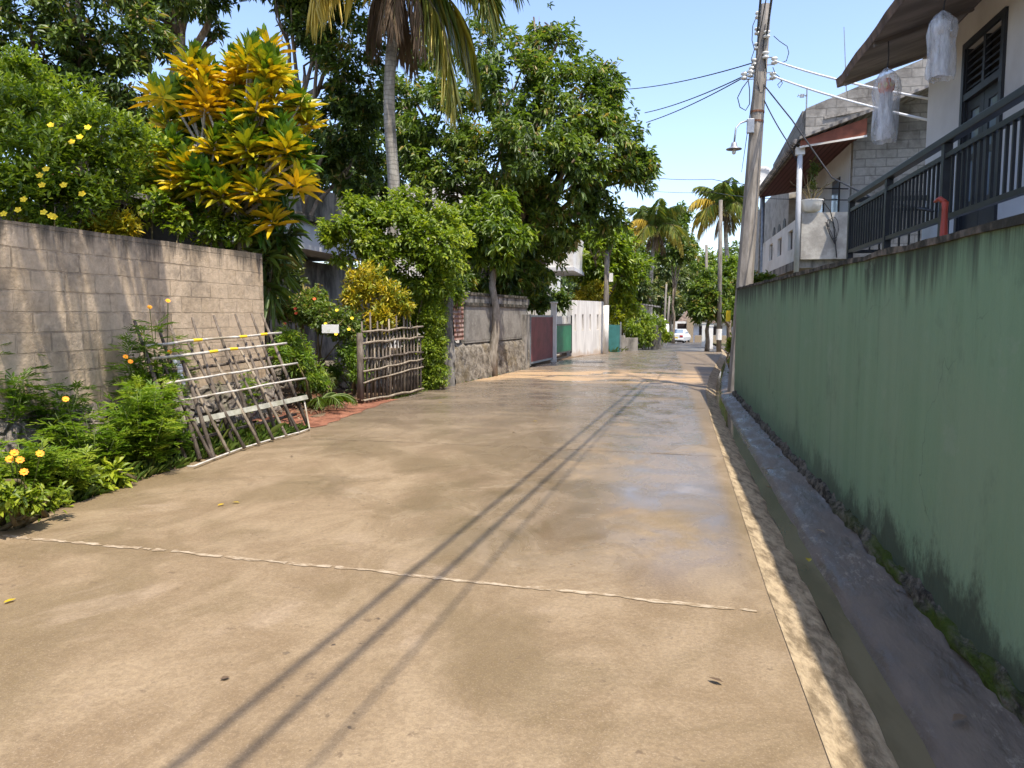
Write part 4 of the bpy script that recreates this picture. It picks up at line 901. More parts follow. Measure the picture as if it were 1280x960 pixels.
part(MB().box(-5.45, -5.385, 31.2, 32.2, 3.0, 5.2), 'window', 'darkwood', t, O)
q0 = at(686, 440, Y=29.5); part(MB().box(q0[0]-2.5, q0[0]+.5, 29.4, 29.6, -.1, 2.3), 'porch_wall', 'white', t, O)
q = at(797, 405, Y=44); O = np.array([q[0], 44, gz(44)]); t = thing('hut', 'small pale hut with flat sheet roof behind the roadside bushes', 'hut', tuple(O))
MB().box(-1.7, .55, 0, 3, -.2, 2.45).build('wall', 'offwhite', t); mb = MB(); mb.prism([(-2, -.5, 2.75), (1.25, -.5, 2.3), (1.25, -.5, 2.38), (-2, -.5, 2.83)], (0, 4, 0)); mb.build('roof', 'sheet', t)
MB().box(.2, .53, -.02, -.001, .8, 1.8).build('window', 'darkwood', t)

# ------------------------------------------------------------------ garden behind the driveway
t = tag(sheet('garden_wall', lambda u, v: (-9+u*3.4+.03*nz(u*20, v*5)-.9*0, 13.7+u*1.4-.10*(1-v)+.05*nz(u*28, v*6), -.1+v*.72), list(np.linspace(0, 1, 40)), [0, .2, .4, .6, .8, 1], 'rubble', smooth=True), 'low rubble garden wall at the back of the red driveway', 'wall')
md = t.modifiers.new('thick', 'SOLIDIFY'); md.thickness = .25; md.offset = -1
q = at(413, 411, Y=12.45); t = thing('garden_sign', 'small white board hanging among the garden shrubs', 'sign', tuple(q)); MB().box(-.155, .155, -.01, .01, -.075, .075).build('board', 'signboard', t); MB().tube([(-.12, .03, .06), (-.1, .35, .16), (.1, .35, .16), (.12, .03, .06)], .006, 5).build('string', 'twig', t)

# helpers turning photo sight lines into crown clumps at their own distance
def cl(px, py, Y, rp, fy=1.0, fz=1.0):
    c = at(px, py, Y=Y); r = rp*float((c-CAM)@FW)/FPX; return (c[0], c[1], c[2], r, r*fy, r*fz)
def G(px, Y, z=0):
    c = at(px, 395, Y=Y); return (c[0], Y, z)

# croton: pale trunk and large rosettes
rs = [(245, 62), (270, 82), (315, 48), (335, 75), (300, 82), (225, 95), (285, 112), (350, 95), (388, 108), (372, 92), (238, 185), (258, 178), (282, 172), (205, 205), (198, 222), (335, 215), (345, 150), (382, 188), (395, 175), (218, 130), (312, 140), (342, 125), (232, 118), (388, 205), (272, 150), (322, 188), (365, 140), (295, 62), (352, 62), (240, 150), (300, 118), (325, 108), (355, 232), (305, 215), (225, 235), (365, 170), (262, 205), (400, 130), (320, 62), (260, 110), (375, 120)]
_r = random.Random(4); rs = [(x-4 if x < 330 else x-14, y+4) for x, y in rs]+[(215, 165), (190, 190), (180, 205), (225, 205), (245, 230), (265, 225), (285, 205), (210, 180), (245, 205), (340, 190), (365, 205)]; rs += [(288+88*q_*math.cos(a_), 146+104*q_*math.sin(a_)) for q_, a_ in [(math.sqrt(_r.random()), _r.random()*6.283) for _ in range(26)]]; rs += [(x+_r.uniform(-22, 22), y+_r.uniform(-16, 20)) for x, y in rs[::2]]
rg = np.random.default_rng(21); Bc = np.array(G(306, 11.0)); t = thing('croton_tree', 'tall croton tree with big yellow and orange leaf rosettes above the block wall', 'tree', tuple(Bc))
mb = MB(); top = at(300, 230, Y=11.0)-Bc; top2 = at(268, 250, Y=10.8)-Bc
mb.tube([(0, 0, 0), (.03, 0, 1.2), tuple(top*np.array([.6, .6, .75])), tuple(top)], [.10, .09, .08, .07], 9)
mb.tube([(-.15, -.1, 0), (-.2, -.1, 1.6), tuple(top2)], [.06, .055, .045], 8); lb = LB()
for i, (px, py) in enumerate(rs):
    c = at(px, py+8, Y=11.0+.65*math.sin(i*2.4)+(py < 110)*.2)-Bc; s0 = (top if i % 3 else top2)*(.85+.15*rg.random())
    m = s0+(c-s0)*.55+np.array([0, 0, -.10])+rg.normal(size=3)*.06
    mb.tube([tuple(s0), tuple(m), tuple(c-np.array([0, 0, .12])), tuple(c)], [.032, .024, .017, .012], 6)
    ax_ = unit(np.array([rg.normal()*.28+.15, rg.normal()*.28-.2, 1.0])); a = unit(np.cross(ax_, [.3, .8, .1])); b_ = np.cross(ax_, a)
    nl = 46; kk = np.arange(nl); th = kk*2.39996+rg.random()*6; f = kk/nl                       # young upright leaves first, old drooping ones last
    el = R(86)-f*R(88)+rg.normal(size=nl)*.20
    D = ax_[None]*np.sin(el)[:, None]+(a[None]*np.cos(th)[:, None]+b_[None]*np.sin(th)[:, None])*np.cos(el)[:, None]
    P = c[None]-ax_[None]*(f*.26)[:, None]; yel = rg.normal()*.13+(.12 if py < 120 else 0)
    lb.leaves(P, D, np.repeat(ax_[None], nl, 0)+rg.normal(size=(nl, 3))*.15, (.36*(.7+.5*rg.random(nl)))*(.85+.3*f), .088*(.85+.3*rg.random(nl)), (.10+f*.60+yel)+.10*rg.normal(size=nl), fold=.18, droop=.18, mid=.45)
foliage(lb, [tuple(np.array(cl(340, 265, 11.3, 42)[:3])-Bc)+cl(340, 265, 11.3, 42)[3:], tuple(np.array(cl(270, 255, 11.2, 30)[:3])-Bc)+cl(270, 255, 11.2, 30)[3:]], 50, 8, .30, .07, rg, droop=.2, vbase=.12, vvar=.10)
mb.build('trunk', 'barkpale', t, True); lb.build('crown', 'croton', t)
# big strap leaves below the croton at the wall end
make_bush('strap_leaf_plant', 'dark strap leaved plant at the end of the block wall', G(338, 11.2), [cl(338, 345, 11.1, 16, 1, 2.2), cl(345, 300, 11.2, 18, 1, 1.6)], 40, 7, .42, .06, 'dark', 31, cat='plant', droop=.35, vbase=.55)
make_bush('young_tree', 'slender pale green sapling in front of the stained house wall', G(366, 13.6), [cl(366, 335, 13.6, 10, 1, 4), cl(362, 318, 13.6, 16), cl(370, 350, 13.6, 14)], 34, 6, .20, .06, 'olive', 32, cat='plant', stems=2, droop=.2, vbase=.5)
# yellow-flowered bush on the far left
bc = [cl(55, 205, 8.0, 62), cl(120, 165, 8.4, 42), cl(20, 140, 8.2, 50), cl(150, 215, 8.6, 34), cl(60, 258, 7.9, 42), cl(5, 235, 7.6, 50), cl(105, 245, 8.2, 36), cl(90, 130, 8.8, 36), cl(160, 165, 8.8, 30), cl(25, 95, 8.6, 40), cl(180, 180, 9.2, 24)]
B_ = G(70, 8.2); t = make_bush('flowering_bush', 'large bush with small yellow flowers above the left end of block wall', B_, bc, 4300, 7, .085, .034, 'bright', 33, stems=10, droop=.05, up=.9, vbase=.52, vvar=.2, gap=.22, shell=.35)
rg = np.random.default_rng(5)
for px, py in ((64, 157), (110, 160), (100, 172), (58, 212), (50, 220), (53, 232), (80, 232), (103, 243), (23, 263), (55, 266), (64, 270), (5, 268), (68, 272), (90, 178), (30, 250)): lb = LB(); flower_mesh(lb, at(px, py, Y=7.25 if py > 200 else 7.7)-np.array(B_), (.3, -.8, .5), .045, rg, 5); lb.build('flower', 'ypetal', t)
make_bush('croton_bush', 'small golden croton bush peeping over the block wall', G(135, 8.6), [cl(130, 283, 8.5, 24, 1, .8), cl(155, 282, 8.6, 18), cl(108, 288, 8.4, 14)], 420, 7, .10, .026, 'gold', 34, vbase=.6, shell=.3, droop=0)
make_bush('young_tree', 'thin branched shrub with few leaves between the flowering bush and croton', G(205, 10.2), [cl(190, 255, 10.2, 26), cl(165, 225, 10.4, 22), cl(225, 275, 10.3, 22), cl(270, 285, 10.6, 28), cl(300, 290, 10.6, 20)], 230, 6, .12, .055, 'bright', 35, vbase=.6, stems=9)
# dark trees behind
make_tree('broadleaf_tree', 'dark leafy tree filling the top left corner behind the flowering bush', G(40, 13.5), at(70, 180, Y=13.5), .16,
    [cl(40, 45, 13, 75), cl(120, 60, 13.2, 62), cl(25, 120, 12.5, 60), cl(150, 105, 13.4, 46), cl(185, 45, 13.6, 36), cl(95, -30, 13, 80), cl(-20, 60, 12.6, 70), cl(190, 130, 14, 36), cl(60, 150, 13.6, 50)], 3600, 7, .17, .055, 'dark', 'bark', 41, gap=.5, vbase=.5, vvar=.25)
make_tree('broadleaf_tree', 'tall tree with a dark forked trunk at the top of the sky gap', G(222, 19), at(226, -10, Y=19), .26,
    [cl(195, 18, 18.5, 34, 1, .7), cl(266, 36, 19, 18, 1, .7), cl(240, -28, 18, 48), cl(300, -45, 18, 36), cl(180, -20, 18, 40), cl(212, 52, 19.4, 15, 1, .7)], 1300, 7, .22, .07, 'dark', 'bark', 42, gap=.6, vbase=.4)
make_tree('broadleaf_tree', 'leafy tree behind the croton crown, left of the large coconut palm', G(372, 18.5), at(372, 100, Y=18.5), .15,
    [cl(348, 6, 18, 24, 1, .7), cl(395, 25, 18.3, 40), cl(435, 55, 18.2, 44), cl(448, 110, 18.6, 40), cl(388, 80, 18.8, 20), cl(430, 155, 18.6, 44), cl(360, -25, 18, 46), cl(410, -20, 18, 44), cl(395, 190, 19, 36), cl(440, 205, 19, 36)], 3300, 7, .20, .06, 'dark', 'bark', 43, gap=.5, vbase=.5, vvar=.25)
make_tree('broadleaf_tree', 'shaded dense tree behind the old grey house', G(420, 27), at(420, 230, Y=27), .2,
    [cl(400, 215, 26, 50), cl(470, 190, 27, 55), cl(340, 215, 26, 50), cl(270, 215, 26, 50), cl(200, 215, 25, 55), cl(450, 240, 26, 45), cl(130, 180, 24, 60)], 2600, 7, .34, .12, 'dark', 'bark', 44, vbase=.25, gap=.7)
# mango tree over the lane
mg = [cl(560, 150, 23, 58), cl(640, 110, 24, 66), cl(705, 130, 24, 70), cl(690, 60, 24.5, 36), cl(680, 30, 24.6, 22), cl(745, 185, 23.4, 62), cl(788, 215, 23.8, 34), cl(620, 205, 22.6, 66), cl(700, 250, 23.4, 56), cl(750, 262, 24, 36), cl(560, 235, 22.4, 52), cl(640, 280, 23, 52), cl(520, 190, 23, 46), cl(600, 60, 24.4, 36), cl(760, 95, 24.2, 22), cl(752, 135, 24.2, 34), cl(805, 205, 24.0, 20), cl(500, 120, 23.6, 36), cl(690, 300, 24, 30), cl(560, 300, 22, 36), cl(660, 180, 21.8, 52), cl(530, 60, 24.4, 30), cl(610, 330, 23.2, 34), cl(720, 200, 22.2, 46), cl(655, 335, 23.6, 28), cl(680, 325, 25, 26), cl(640, 350, 22.8, 18), cl(600, 350, 22.4, 20), cl(665, 355, 24.5, 16), cl(575, 345, 21.5, 18)]
make_tree('mango_tree', 'big mango tree with glossy leaves spreading over the lane', G(640, 24.5), at(650, 260, Y=24), .24, mg, 10400, 7, .21, .068, 'mango', 'bark', 45, gap=.55, vbase=.47, vvar=.24, shell=.5, droop=.4)
make_bush('shrub', 'dark shrub filling the corner behind the stick gate and hedge column', G(520, 18), [cl(500, 400, 18, 26), cl(530, 380, 18.4, 30), cl(555, 360, 18.6, 28), cl(520, 425, 17.6, 24), cl(470, 405, 18, 24), cl(545, 425, 17.6, 22)], 900, 6, .14, .06, 'mango', 48, vbase=.35, shell=.3)
make_bush('shrub', 'dark shrub growing up behind the plaster wall and maroon gate', G(680, 27.5), [cl(672, 372, 27, 22, 1, .8), cl(655, 368, 26, 20), cl(700, 375, 28.2, 14), cl(620, 365, 24, 18), cl(672, 350, 27, 18)], 900, 6, .19, .07, 'mango', 47, vbase=.4, shell=.3)
# sapling with its trunk against the plaster wall
make_tree('street_tree', 'young tree with pale trunk standing before the plaster wall', G(615, 19.25), at(620, 300, Y=19.3), .125,
    [cl(612, 290, 19.2, 36, 1, .8), cl(590, 270, 19.4, 24), cl(642, 298, 19.1, 22), cl(622, 260, 19.6, 26), cl(600, 315, 19.3, 18), cl(628, 325, 19.2, 16)], 820, 7, .19, .062, 'bright', 'streetbark', 46, fork=.86, vbase=.4, droop=.45)
# vine and shrubs around the gates
make_bush('vine', 'bright green vine mound spilling over behind the stick gate', G(500, 15.6), [cl(455, 300, 14.8, 30), cl(500, 285, 15.2, 42), cl(540, 310, 15.4, 40), cl(480, 325, 15, 30), cl(545, 350, 15.6, 30), cl(430, 283, 14.4, 18, 1, .8), cl(415, 300, 14.4, 14), cl(510, 255, 15.6, 26), cl(445, 260, 15, 22), cl(555, 275, 15.8, 26), cl(520, 345, 15.4, 30), cl(560, 330, 16, 24), cl(575, 300, 16.4, 20), cl(415, 285, 14.6, 22), cl(470, 265, 15.4, 26), cl(430, 320, 14.6, 16), cl(540, 380, 16.6, 26), cl(515, 395, 16.6, 24), cl(560, 365, 16.8, 22), cl(490, 390, 16.8, 22)], 5400, 7, .10, .05, 'bright', 51, stems=9, vbase=.6, vvar=.2, gap=.3, shell=.4)
make_bush('croton_bush', 'golden croton shrub in the garden behind the stick gate', G(465, 14.2), [cl(458, 355, 14.0, 26, 1, 1), cl(440, 375, 13.8, 18), cl(490, 368, 14.0, 20), cl(478, 395, 13.8, 20), cl(505, 385, 14, 12)], 800, 7, .11, .03, 'gold', 52, stems=7, vbase=.45, vvar=.25, shell=.3, droop=.05)
t = make_bush('flowering_bush', 'trimmed garden bush with red and yellow flowers beside the white board', G(385, 13.6), [cl(375, 385, 13.2, 26, 1, .8), cl(405, 395, 13.3, 26, 1, .8), cl(355, 385, 13, 16), cl(430, 405, 13.4, 22), cl(395, 375, 13.5, 18)], 1500, 6, .07, .035, 'mango', 53, stems=7, vbase=.6, vvar=.25, shell=.5)
B_ = np.array(G(385, 13.6)); rg = np.random.default_rng(8)
for px, py in ((369, 386), (393, 374), (370, 392), (360, 377), (356, 405)): lb = LB(); flower_mesh(lb, at(px, py, Y=12.8)-B_, (.3, -.7, .6), .036, rg, 6); lb.build('red_flower', 'rpetal', t)
for px, py in ((345, 373), (354, 374), (363, 371), (421, 388), (436, 412), (420, 418), (407, 405), (440, 398)): lb = LB(); flower_mesh(lb, at(px, py, Y=12.8)-B_, (.3, -.7, .6), .036, rg, 6); lb.build('yellow_flower', 'ypetal', t)
make_bush('hedge_column', 'clipped narrow green hedge column beside the stick gate', G(543, 15.55), [cl(543, 395, 15.5, 18, 1, 1.3), cl(541, 435, 15.5, 19, 1, 1.5), cl(542, 468, 15.5, 18, 1, 1.1)], 2200, 6, .055, .026, 'bright', 54, cat='hedge', stems=4, vbase=.55, vvar=.18, shell=.75)
make_bush('fern_bush', 'feathery light green shrub behind the leaning stick fence', G(378, 11.6), [cl(372, 445, 11.2, 24), cl(385, 465, 11.4, 22), cl(360, 420, 11, 16), cl(350, 440, 10.8, 16), cl(400, 478, 11.8, 14)], 640, 8, .085, .018, 'fern', 55, vbase=.45, shell=.3, stems=7)
make_bush('fern_bush', 'feathery shrub between the garden bush and stick gate', G(440, 13.6), [cl(438, 440, 13.4, 20), cl(445, 415, 13.6, 14), cl(448, 465, 13.4, 16), cl(415, 465, 13.8, 16)], 560, 8, .075, .02, 'fern', 56, vbase=.35, shell=.3, stems=6)
make_bush('fern_bush', 'low weeds along the foot of the garden wall', G(400, 13.4), [cl(385, 470, 13.2, 14), cl(410, 478, 13.2, 12, 2), cl(360, 465, 13, 14)], 300, 8, .07, .016, 'olive', 57, vbase=.5, shell=.2, stems=4)

# ------------------------------------------------------------------ palms
def frond_mesh(L, el, sag, nl, rg, leaf_l, hang, var, ragged=0.0):
    """Local frond heading +X; returns (rachis MB, LB)."""
    n = 16; P = [np.array([0, 0, 0.0])]; e = el
    for i in range(n):
        e = max(-1.45, e-sag*(.35+1.3*i/n)/n); P.append(P[-1]+np.array([math.cos(e), 0, math.sin(e)])*L/n)
    P = np.array(P); mb = MB(); mb.tube([tuple(p) for p in P], [.03*(1-.9*i/n)+.003 for i in range(n+1)], 5)
    s = np.linspace(.10, .995, nl); s = np.repeat(s, 2); side = np.tile([-1.0, 1.0], nl); i0 = np.minimum((s*n).astype(int), n-1); fr = s*n-i0
    B_ = P[i0]*(1-fr[:, None])+P[i0+1]*fr[:, None]; T = unit(P[i0+1]-P[i0]); S = np.zeros_like(T); S[:, 1] = side
    keep = rg.random(len(s)) > ragged
    ll = leaf_l*(.35+.9*np.sin(np.pi*np.clip(s*.88+.10, 0, 1)))*(.85+.3*rg.random(len(s)))
    D = unit(T*.8+S*(.62+.2*rg.random((len(s), 1)))+np.array([0, 0, -1])*hang*(.6+.8*rg.random((len(s), 1)))+rg.normal(size=T.shape)*.14)
    U = unit(np.cross(D, T)*side[:, None]); U[U[:, 2] < 0] *= -1
    lb = LB(); k_ = keep
    lb.leaves(B_[k_], D[k_], U[k_], ll[k_], .045*L/3.4, var+.10*rg.normal(size=k_.sum())+.10*s[k_], fold=.2, droop=.35+hang*.25, mid=.35)
    return mb, lb
def palm(name, label, base, top, r, specs, L, seed, dry=0, group=None, cat='palm', nuts=True, nl=46):
    """specs: list of (azimuth deg, elevation deg, sag, leaf var)."""
    rg = np.random.default_rng(seed); b = np.array(base, float); tp = np.array(top, float)-b
    t = thing(name, label, cat, tuple(b), 0, group)
    mb = MB(); n = 14; pts = []
    for i in range(n+1):
        u = i/n; p = tp*u; p = p+np.array([nz(u*1.2, seed, 2), nz(u*1.2, seed, 7), 0])*.30*math.sin(u*3.14); pts.append(tuple(p))
    mb.tube(pts, [r*(1.45 if i == 0 else 1.12-.3*i/n)*(1+.035*(i % 2)) for i in range(n+1)], 12); mb.build('trunk', 'palmbark', t, True)
    for az, el, sag, var in specs:
        lp = L*(.9+.2*rg.random()); m, l = frond_mesh(lp, R(el), sag, nl, rg, L*.24, .55 if el > 10 else 1.0, var, .04)
        fr = l.build('frond', 'palm', t); fr.location = tuple(tp); fr.rotation_euler = (rg.normal()*.15, 0, R(az))
        rc = m.build('midrib', 'twig', fr, True)
    for i in range(dry):
        az = 360*i/dry+rg.normal()*15; m, l = frond_mesh(L*(.45+.25*rg.random()), R(-35), 1.6, nl, rg, L*.13, 1.6, .25, .45)
        fr = l.build('dry_frond', 'dry', t); fr.location = tuple(tp-np.array([0, 0, .15])); fr.rotation_euler = (0, 0, R(az)); m.build('midrib', 'twig', fr, True)
    if nuts:
        mb = MB()
        for i in range(9): a = i*2.4; c = tp+np.array([.22*math.cos(a), .22*math.sin(a), -.25-.12*(i % 3)]); mb.lathe(c, [(.02, .12), (.08, .08), (.10, 0), (.07, -.08), (.02, -.12)], 8)
        mb.build('coconut', 'papery', t, True)
    return t
# the large palm behind the vine, its crown cut by the frame
palm('coconut_palm', 'large coconut palm with pale trunk and drooping fronds before the mango tree', G(468, 16.6), at(499, -46, Y=16.6), .135,
    [(-6, 32, 2.2, .38), (-16, 14, 2.3, .46), (14, -22, 1.6, .52), (60, 45, 2.0, .3), (120, 62, 1.6, .3), (238, 2, 1.7, .97), (255, 25, 2.0, .9), (150, 74, 1.2, .5), (290, 60, 1.5, .45), (330, 32, 2.2, .6), (30, 60, 1.8, .35), (90, 68, 1.4, .3), (205, 76, 1.2, .4), (345, 62, 1.6, .35), (-2, -45, 1.2, .6)], 3.5, 61, dry=11, nl=58)
# the palm whose shade falls on the block wall: it stands left of the frame
palm('coconut_palm', 'coconut palm at the left, leaning over the block wall', (-7.6, 3.3, 0), (-6.0, 4.4, 8.6), .16,
    [(10, 20, 1.4, .4), (40, 25, 1.5, .4), (-15, 25, 1.5, .4), (70, 30, 1.5, .5), (100, 40, 1.6, .4), (150, 30, 1.6, .5), (200, 30, 1.6, .5), (250, 40, 1.6, .4), (300, 35, 1.6, .4), (25, 5, 1.2, .6), (55, 8, 1.2, .5)], 3.0, 62, dry=0)
far_specs = lambda s: [(az+s, el, sag, var-.02 if var < .6 else min(1, var+.12)) for az, el, sag, var in ((0, 30, 2.2, .45), (35, 50, 1.8, .35), (75, 20, 2.2, .5), (110, 60, 1.5, .35), (150, 30, 2.2, .55), (180, 12, 1.9, .85), (205, 45, 1.9, .8), (235, 25, 2.1, .5), (265, 65, 1.4, .35), (295, 30, 2.1, .4), (325, 5, 2.0, .6), (20, 72, 1.6, .35), (190, 75, 1.7, .4), (100, 78, 1.5, .4), (270, 80, 1.5, .35), (315, 68, 1.7, .4), (60, 62, 1.8, .4), (170, -5, 1.9, .95))]
tp_ = at(906, 262, Y=60); palm('coconut_palm', 'coconut palm with feathery crown just left of the leaning utility pole', (4.9, 60, gz(60)), tp_, .17, far_specs(0), 3.4, 63, dry=6, nl=40)
tp_ = at(819, 287, Y=62); palm('coconut_palm', 'coconut palm with yellowing crown above the bend of the lane', (tp_[0]-.25, 62, gz(62)), tp_, .16, far_specs(15), 3.3, 64, dry=6, nl=40)

# ------------------------------------------------------------------ far end of the lane
def far_tree(name, label, Y, pxb, clumps, twigs, L, W, leaf, seed, trunk_py, r=.15, bark='bark', cat='tree', group=None, **kw):
    kw.setdefault('vbase', .45); kw.setdefault('vvar', .22)
    return make_tree(name, label, G(pxb, Y, gz(Y)), at(pxb, trunk_py, Y=Y), r, clumps, twigs, 6, L, W, leaf, bark, seed, group, cat, **kw)
g = 'trees beyond the bend'
far_tree('roadside_tree', 'lush light green tree behind the pole at the white slotted wall', 36, 752, [cl(735, 300, 35, 26), cl(760, 310, 35, 28), cl(785, 335, 36, 24), cl(745, 335, 34.5, 24), cl(720, 325, 34, 20), cl(775, 300, 36, 18), cl(752, 288, 32.4, 13), cl(764, 296, 31.8, 10), cl(748, 305, 31.8, 10)], 1750, .26, .10, 'bright', 71, 350, vbase=.42)
make_bush('croton_bush', 'golden bush peeping over the white slotted wall', G(742, 33.6), [cl(735, 368, 33.4, 14), cl(722, 372, 33, 9), cl(750, 362, 33.6, 12)], 420, 6, .17, .06, 'gold', 72, vbase=.4, shell=.3)
make_bush('lime_bush', 'lime yellow bush right of the white pole', G(778, 37, gz(37)), [cl(778, 368, 36.5, 20, 1, .8), cl(770, 392, 36.2, 18), cl(790, 385, 36.8, 12)], 620, 6, .20, .07, 'lime', 73, vbase=.5, shell=.4)
make_bush('roadside_bush', 'bright leafy bush leaning to the road beside the white-footed poles', G(824, 46, gz(46)), [cl(822, 408, 46, 12), cl(812, 420, 44, 12), cl(832, 420, 47, 8)], 520, 6, .18, .07, 'bright', 70, vbase=.6, shell=.4)
make_bush('roadside_bush', 'dense green bush by the road edge past the teal gate', G(805, 40, gz(40)), [cl(805, 415, 40, 18), cl(788, 412, 39, 14), cl(818, 405, 41, 12), cl(800, 398, 40, 14)], 800, 6, .17, .06, 'bright', 74, vbase=.45, shell=.4)
far_tree('roadside_tree', 'tree with olive crown behind the hut and below the yellowing palm', 56, 782, [cl(790, 345, 55, 26), cl(775, 330, 55, 22), cl(800, 365, 55, 20), cl(780, 370, 55, 20)], 900, .34, .13, 'olive', 75, 380, group=g)
far_tree('roadside_tree', 'dark crowned tree immediately left behind the yellowing palm', 72, 770, [cl(772, 295, 72, 22), cl(797, 320, 72, 24), cl(760, 312, 70, 24), cl(775, 335, 71, 24)], 1100, .42, .16, 'mango', 76, 360, group=g)
far_tree('roadside_tree', 'tall tree showing just right of the yellowing palm crown', 74, 842, [cl(845, 285, 74, 18), cl(852, 268, 74, 12), cl(838, 310, 74, 22), cl(855, 310, 75, 18)], 900, .40, .15, 'mango', 77, 360, group=g)
far_tree('roadside_tree', 'broad olive tree above the parked car', 88, 838, [cl(825, 335, 86, 22), cl(848, 350, 88, 24), cl(835, 375, 86, 18), cl(815, 360, 85, 18), cl(845, 378, 80, 12)], 1200, .42, .16, 'olive', 78, 390, group=g)
far_tree('roadside_tree', 'pale green tree above the brown far roof', 105, 870, [cl(868, 335, 104, 24), cl(885, 345, 104, 24), cl(862, 360, 104, 18), cl(900, 330, 106, 22)], 1100, .45, .17, 'bright', 79, 385, group=g, vbase=.3)
far_tree('roadside_tree', 'overhanging dark green tree at the right bend with white posts below', 38, 912, [cl(882, 368, 36.5, 20), cl(874, 388, 36, 14), cl(893, 385, 36.5, 16), cl(900, 360, 37, 14), cl(885, 350, 37, 12)], 1300, .22, .09, 'mango', 80, 400, vbase=.5)
far_tree('roadside_tree', 'leafy tree low behind the far palm and thin pole', 46, 912, [cl(905, 345, 46, 18), cl(918, 340, 46, 18), cl(925, 360, 45, 16), cl(900, 375, 46, 16), cl(915, 385, 45, 18)], 900, .24, .10, 'bright', 81, 380, vbase=.4)
make_bush('shrub', 'small leafy shrub over the wall at the pole foot', G(943, 17.2), [cl(940, 350, 17, 14, 1, .7), cl(958, 348, 17.2, 12, 1, .6), cl(925, 352, 17, 8)], 220, 6, .10, .04, 'mango', 82, vbase=.6, shell=.3)
make_bush('shrub', 'leafy shrub at the end of green wall beside the drain', G(914, 18.5), [cl(914, 430, 18.6, 6, 1, 2), cl(915, 450, 18, 5)], 90, 6, .09, .04, 'bright', 83, shell=.2)
# background wood that closes the view
for i, (px, Y, py, rr, lf) in enumerate(((700, 60, 300, 60, 'dark'), (640, 48, 330, 60, 'dark'), (740, 95, 330, 40, 'olive'), (800, 120, 345, 40, 'mango'), (860, 125, 355, 36, 'olive'), (910, 110, 345, 36, 'mango'), (560, 40, 330, 60, 'dark'), (480, 36, 320, 60, 'dark'), (960, 70, 350, 50, 'dark'))):
    far_tree('woodland_tree', ['dark tree behind the upper white house', 'dark tree behind the plaster wall', 'olive tree in the gap left of the yellowing palm', 'green tree in the distance behind the yellowing palm trunk', 'olive tree in the distance behind the far roof', 'green tree in the distance behind the right bend', 'dark tree deep behind the vine mound', 'dark tree deep behind the old grey house', 'dark tree behind the block house'][i], Y, px,
        [cl(px, py, Y, rr), cl(px-rr*.7, py+20, Y, rr*.7), cl(px+rr*.7, py+20, Y+1, rr*.7), cl(px, py+rr*.8, Y, rr*.7)], 900, .30*Y/45, .12*Y/45, lf, 90+i, 385, group='woodland closing the view', vbase=.35)
# poles down the lane
def pole(label, pb, ptop, Y, r, paint=0, box=False, lean=0):
    q = at(*ptop, Y=Y); b = np.array([at(pb[0], 420, Y=Y)[0], Y, gz(Y)-.05]); t = thing('lane_pole', label, 'pole', tuple(b), 0, 'poles down the lane'); e = q-b
    MB().tube([(0, 0, 0), tuple(e*.5), tuple(e)], [r*1.15, r, r*.8], 8).build('shaft', 'poledark', t, True)
    if paint: MB().tube([(0, 0, .05), tuple(e*paint)], r*1.17, 8).build('white_band', 'white', t, True)
    if box: c_ = e*.62; MB().box(c_[0]+r, c_[0]+r+.16, c_[1]-.1, c_[1]+.06, c_[2]-.15, c_[2]+.2).build('meter_box', 'porcelain', t)
    return t
pole('pole with a white foot against the end of the white slotted wall', (757, 0), (759, 288), 32.0, .105, .40, True)
pole('slim dark pole with white band close to the right bend', (899, 0), (901, 250), 36.0, .10)
q = at(899, 424, Y=35.85); 
pole('thin pole with white foot left of the parked car', (829, 0), (833, 355), 52, .075, .45)
pole('leaning thin pole with white foot nearest the parked car', (832.5, 0), (837, 370), 54, .075, .45)
pole('distant thin pole above the parked car roof', (839, 0), (839, 365), 88, .08)
pole('bare pole stub before the far palm', (884, 0), (883, 306), 58, .12)
q = G(899, 36, gz(36)); tag(MB().tube([(q[0], q[1], q[2]+.55), (q[0]+.012, q[1], q[2]+1.05)], .132, 10).build('pole_band', 'white', origin=q), 'white painted band on the dark pole at the right bend', 'band')
# white gate posts and dark stump at the right bend
g = 'white gate posts at the bend'
for i, px in enumerate((879.5, 888)):
    q = at(px, 432 if i == 0 else 436, Z=gz(42)-.05); t = thing('gate_post', ['square white gate post standing at the road bend', 'shorter white gate post behind the dark stump'][i], 'post', tuple(q), 0, g)
    MB().box(-.12, .12, -.12, .12, -.1, 1.35-.1*i).build('shaft', 'white', t, bevel=.01); MB().box(-.15, .15, -.15, .15, 1.351-.1*i, 1.41-.1*i).build('cap', 'white', t)
q = at(883.5, 440, Z=gz(38)); mb = MB(); mb.tube([(0, 0, -.1), (.03, 0, .5), (-.02, .02, 1.0), (.04, 0, 1.45)], [.13, .10, .09, .07], 8); o_ = mb.build('stump', 'bark', None, True); o_.location = tuple(q); tag(o_, 'dark tree stump standing before the white gate posts', 'stump')
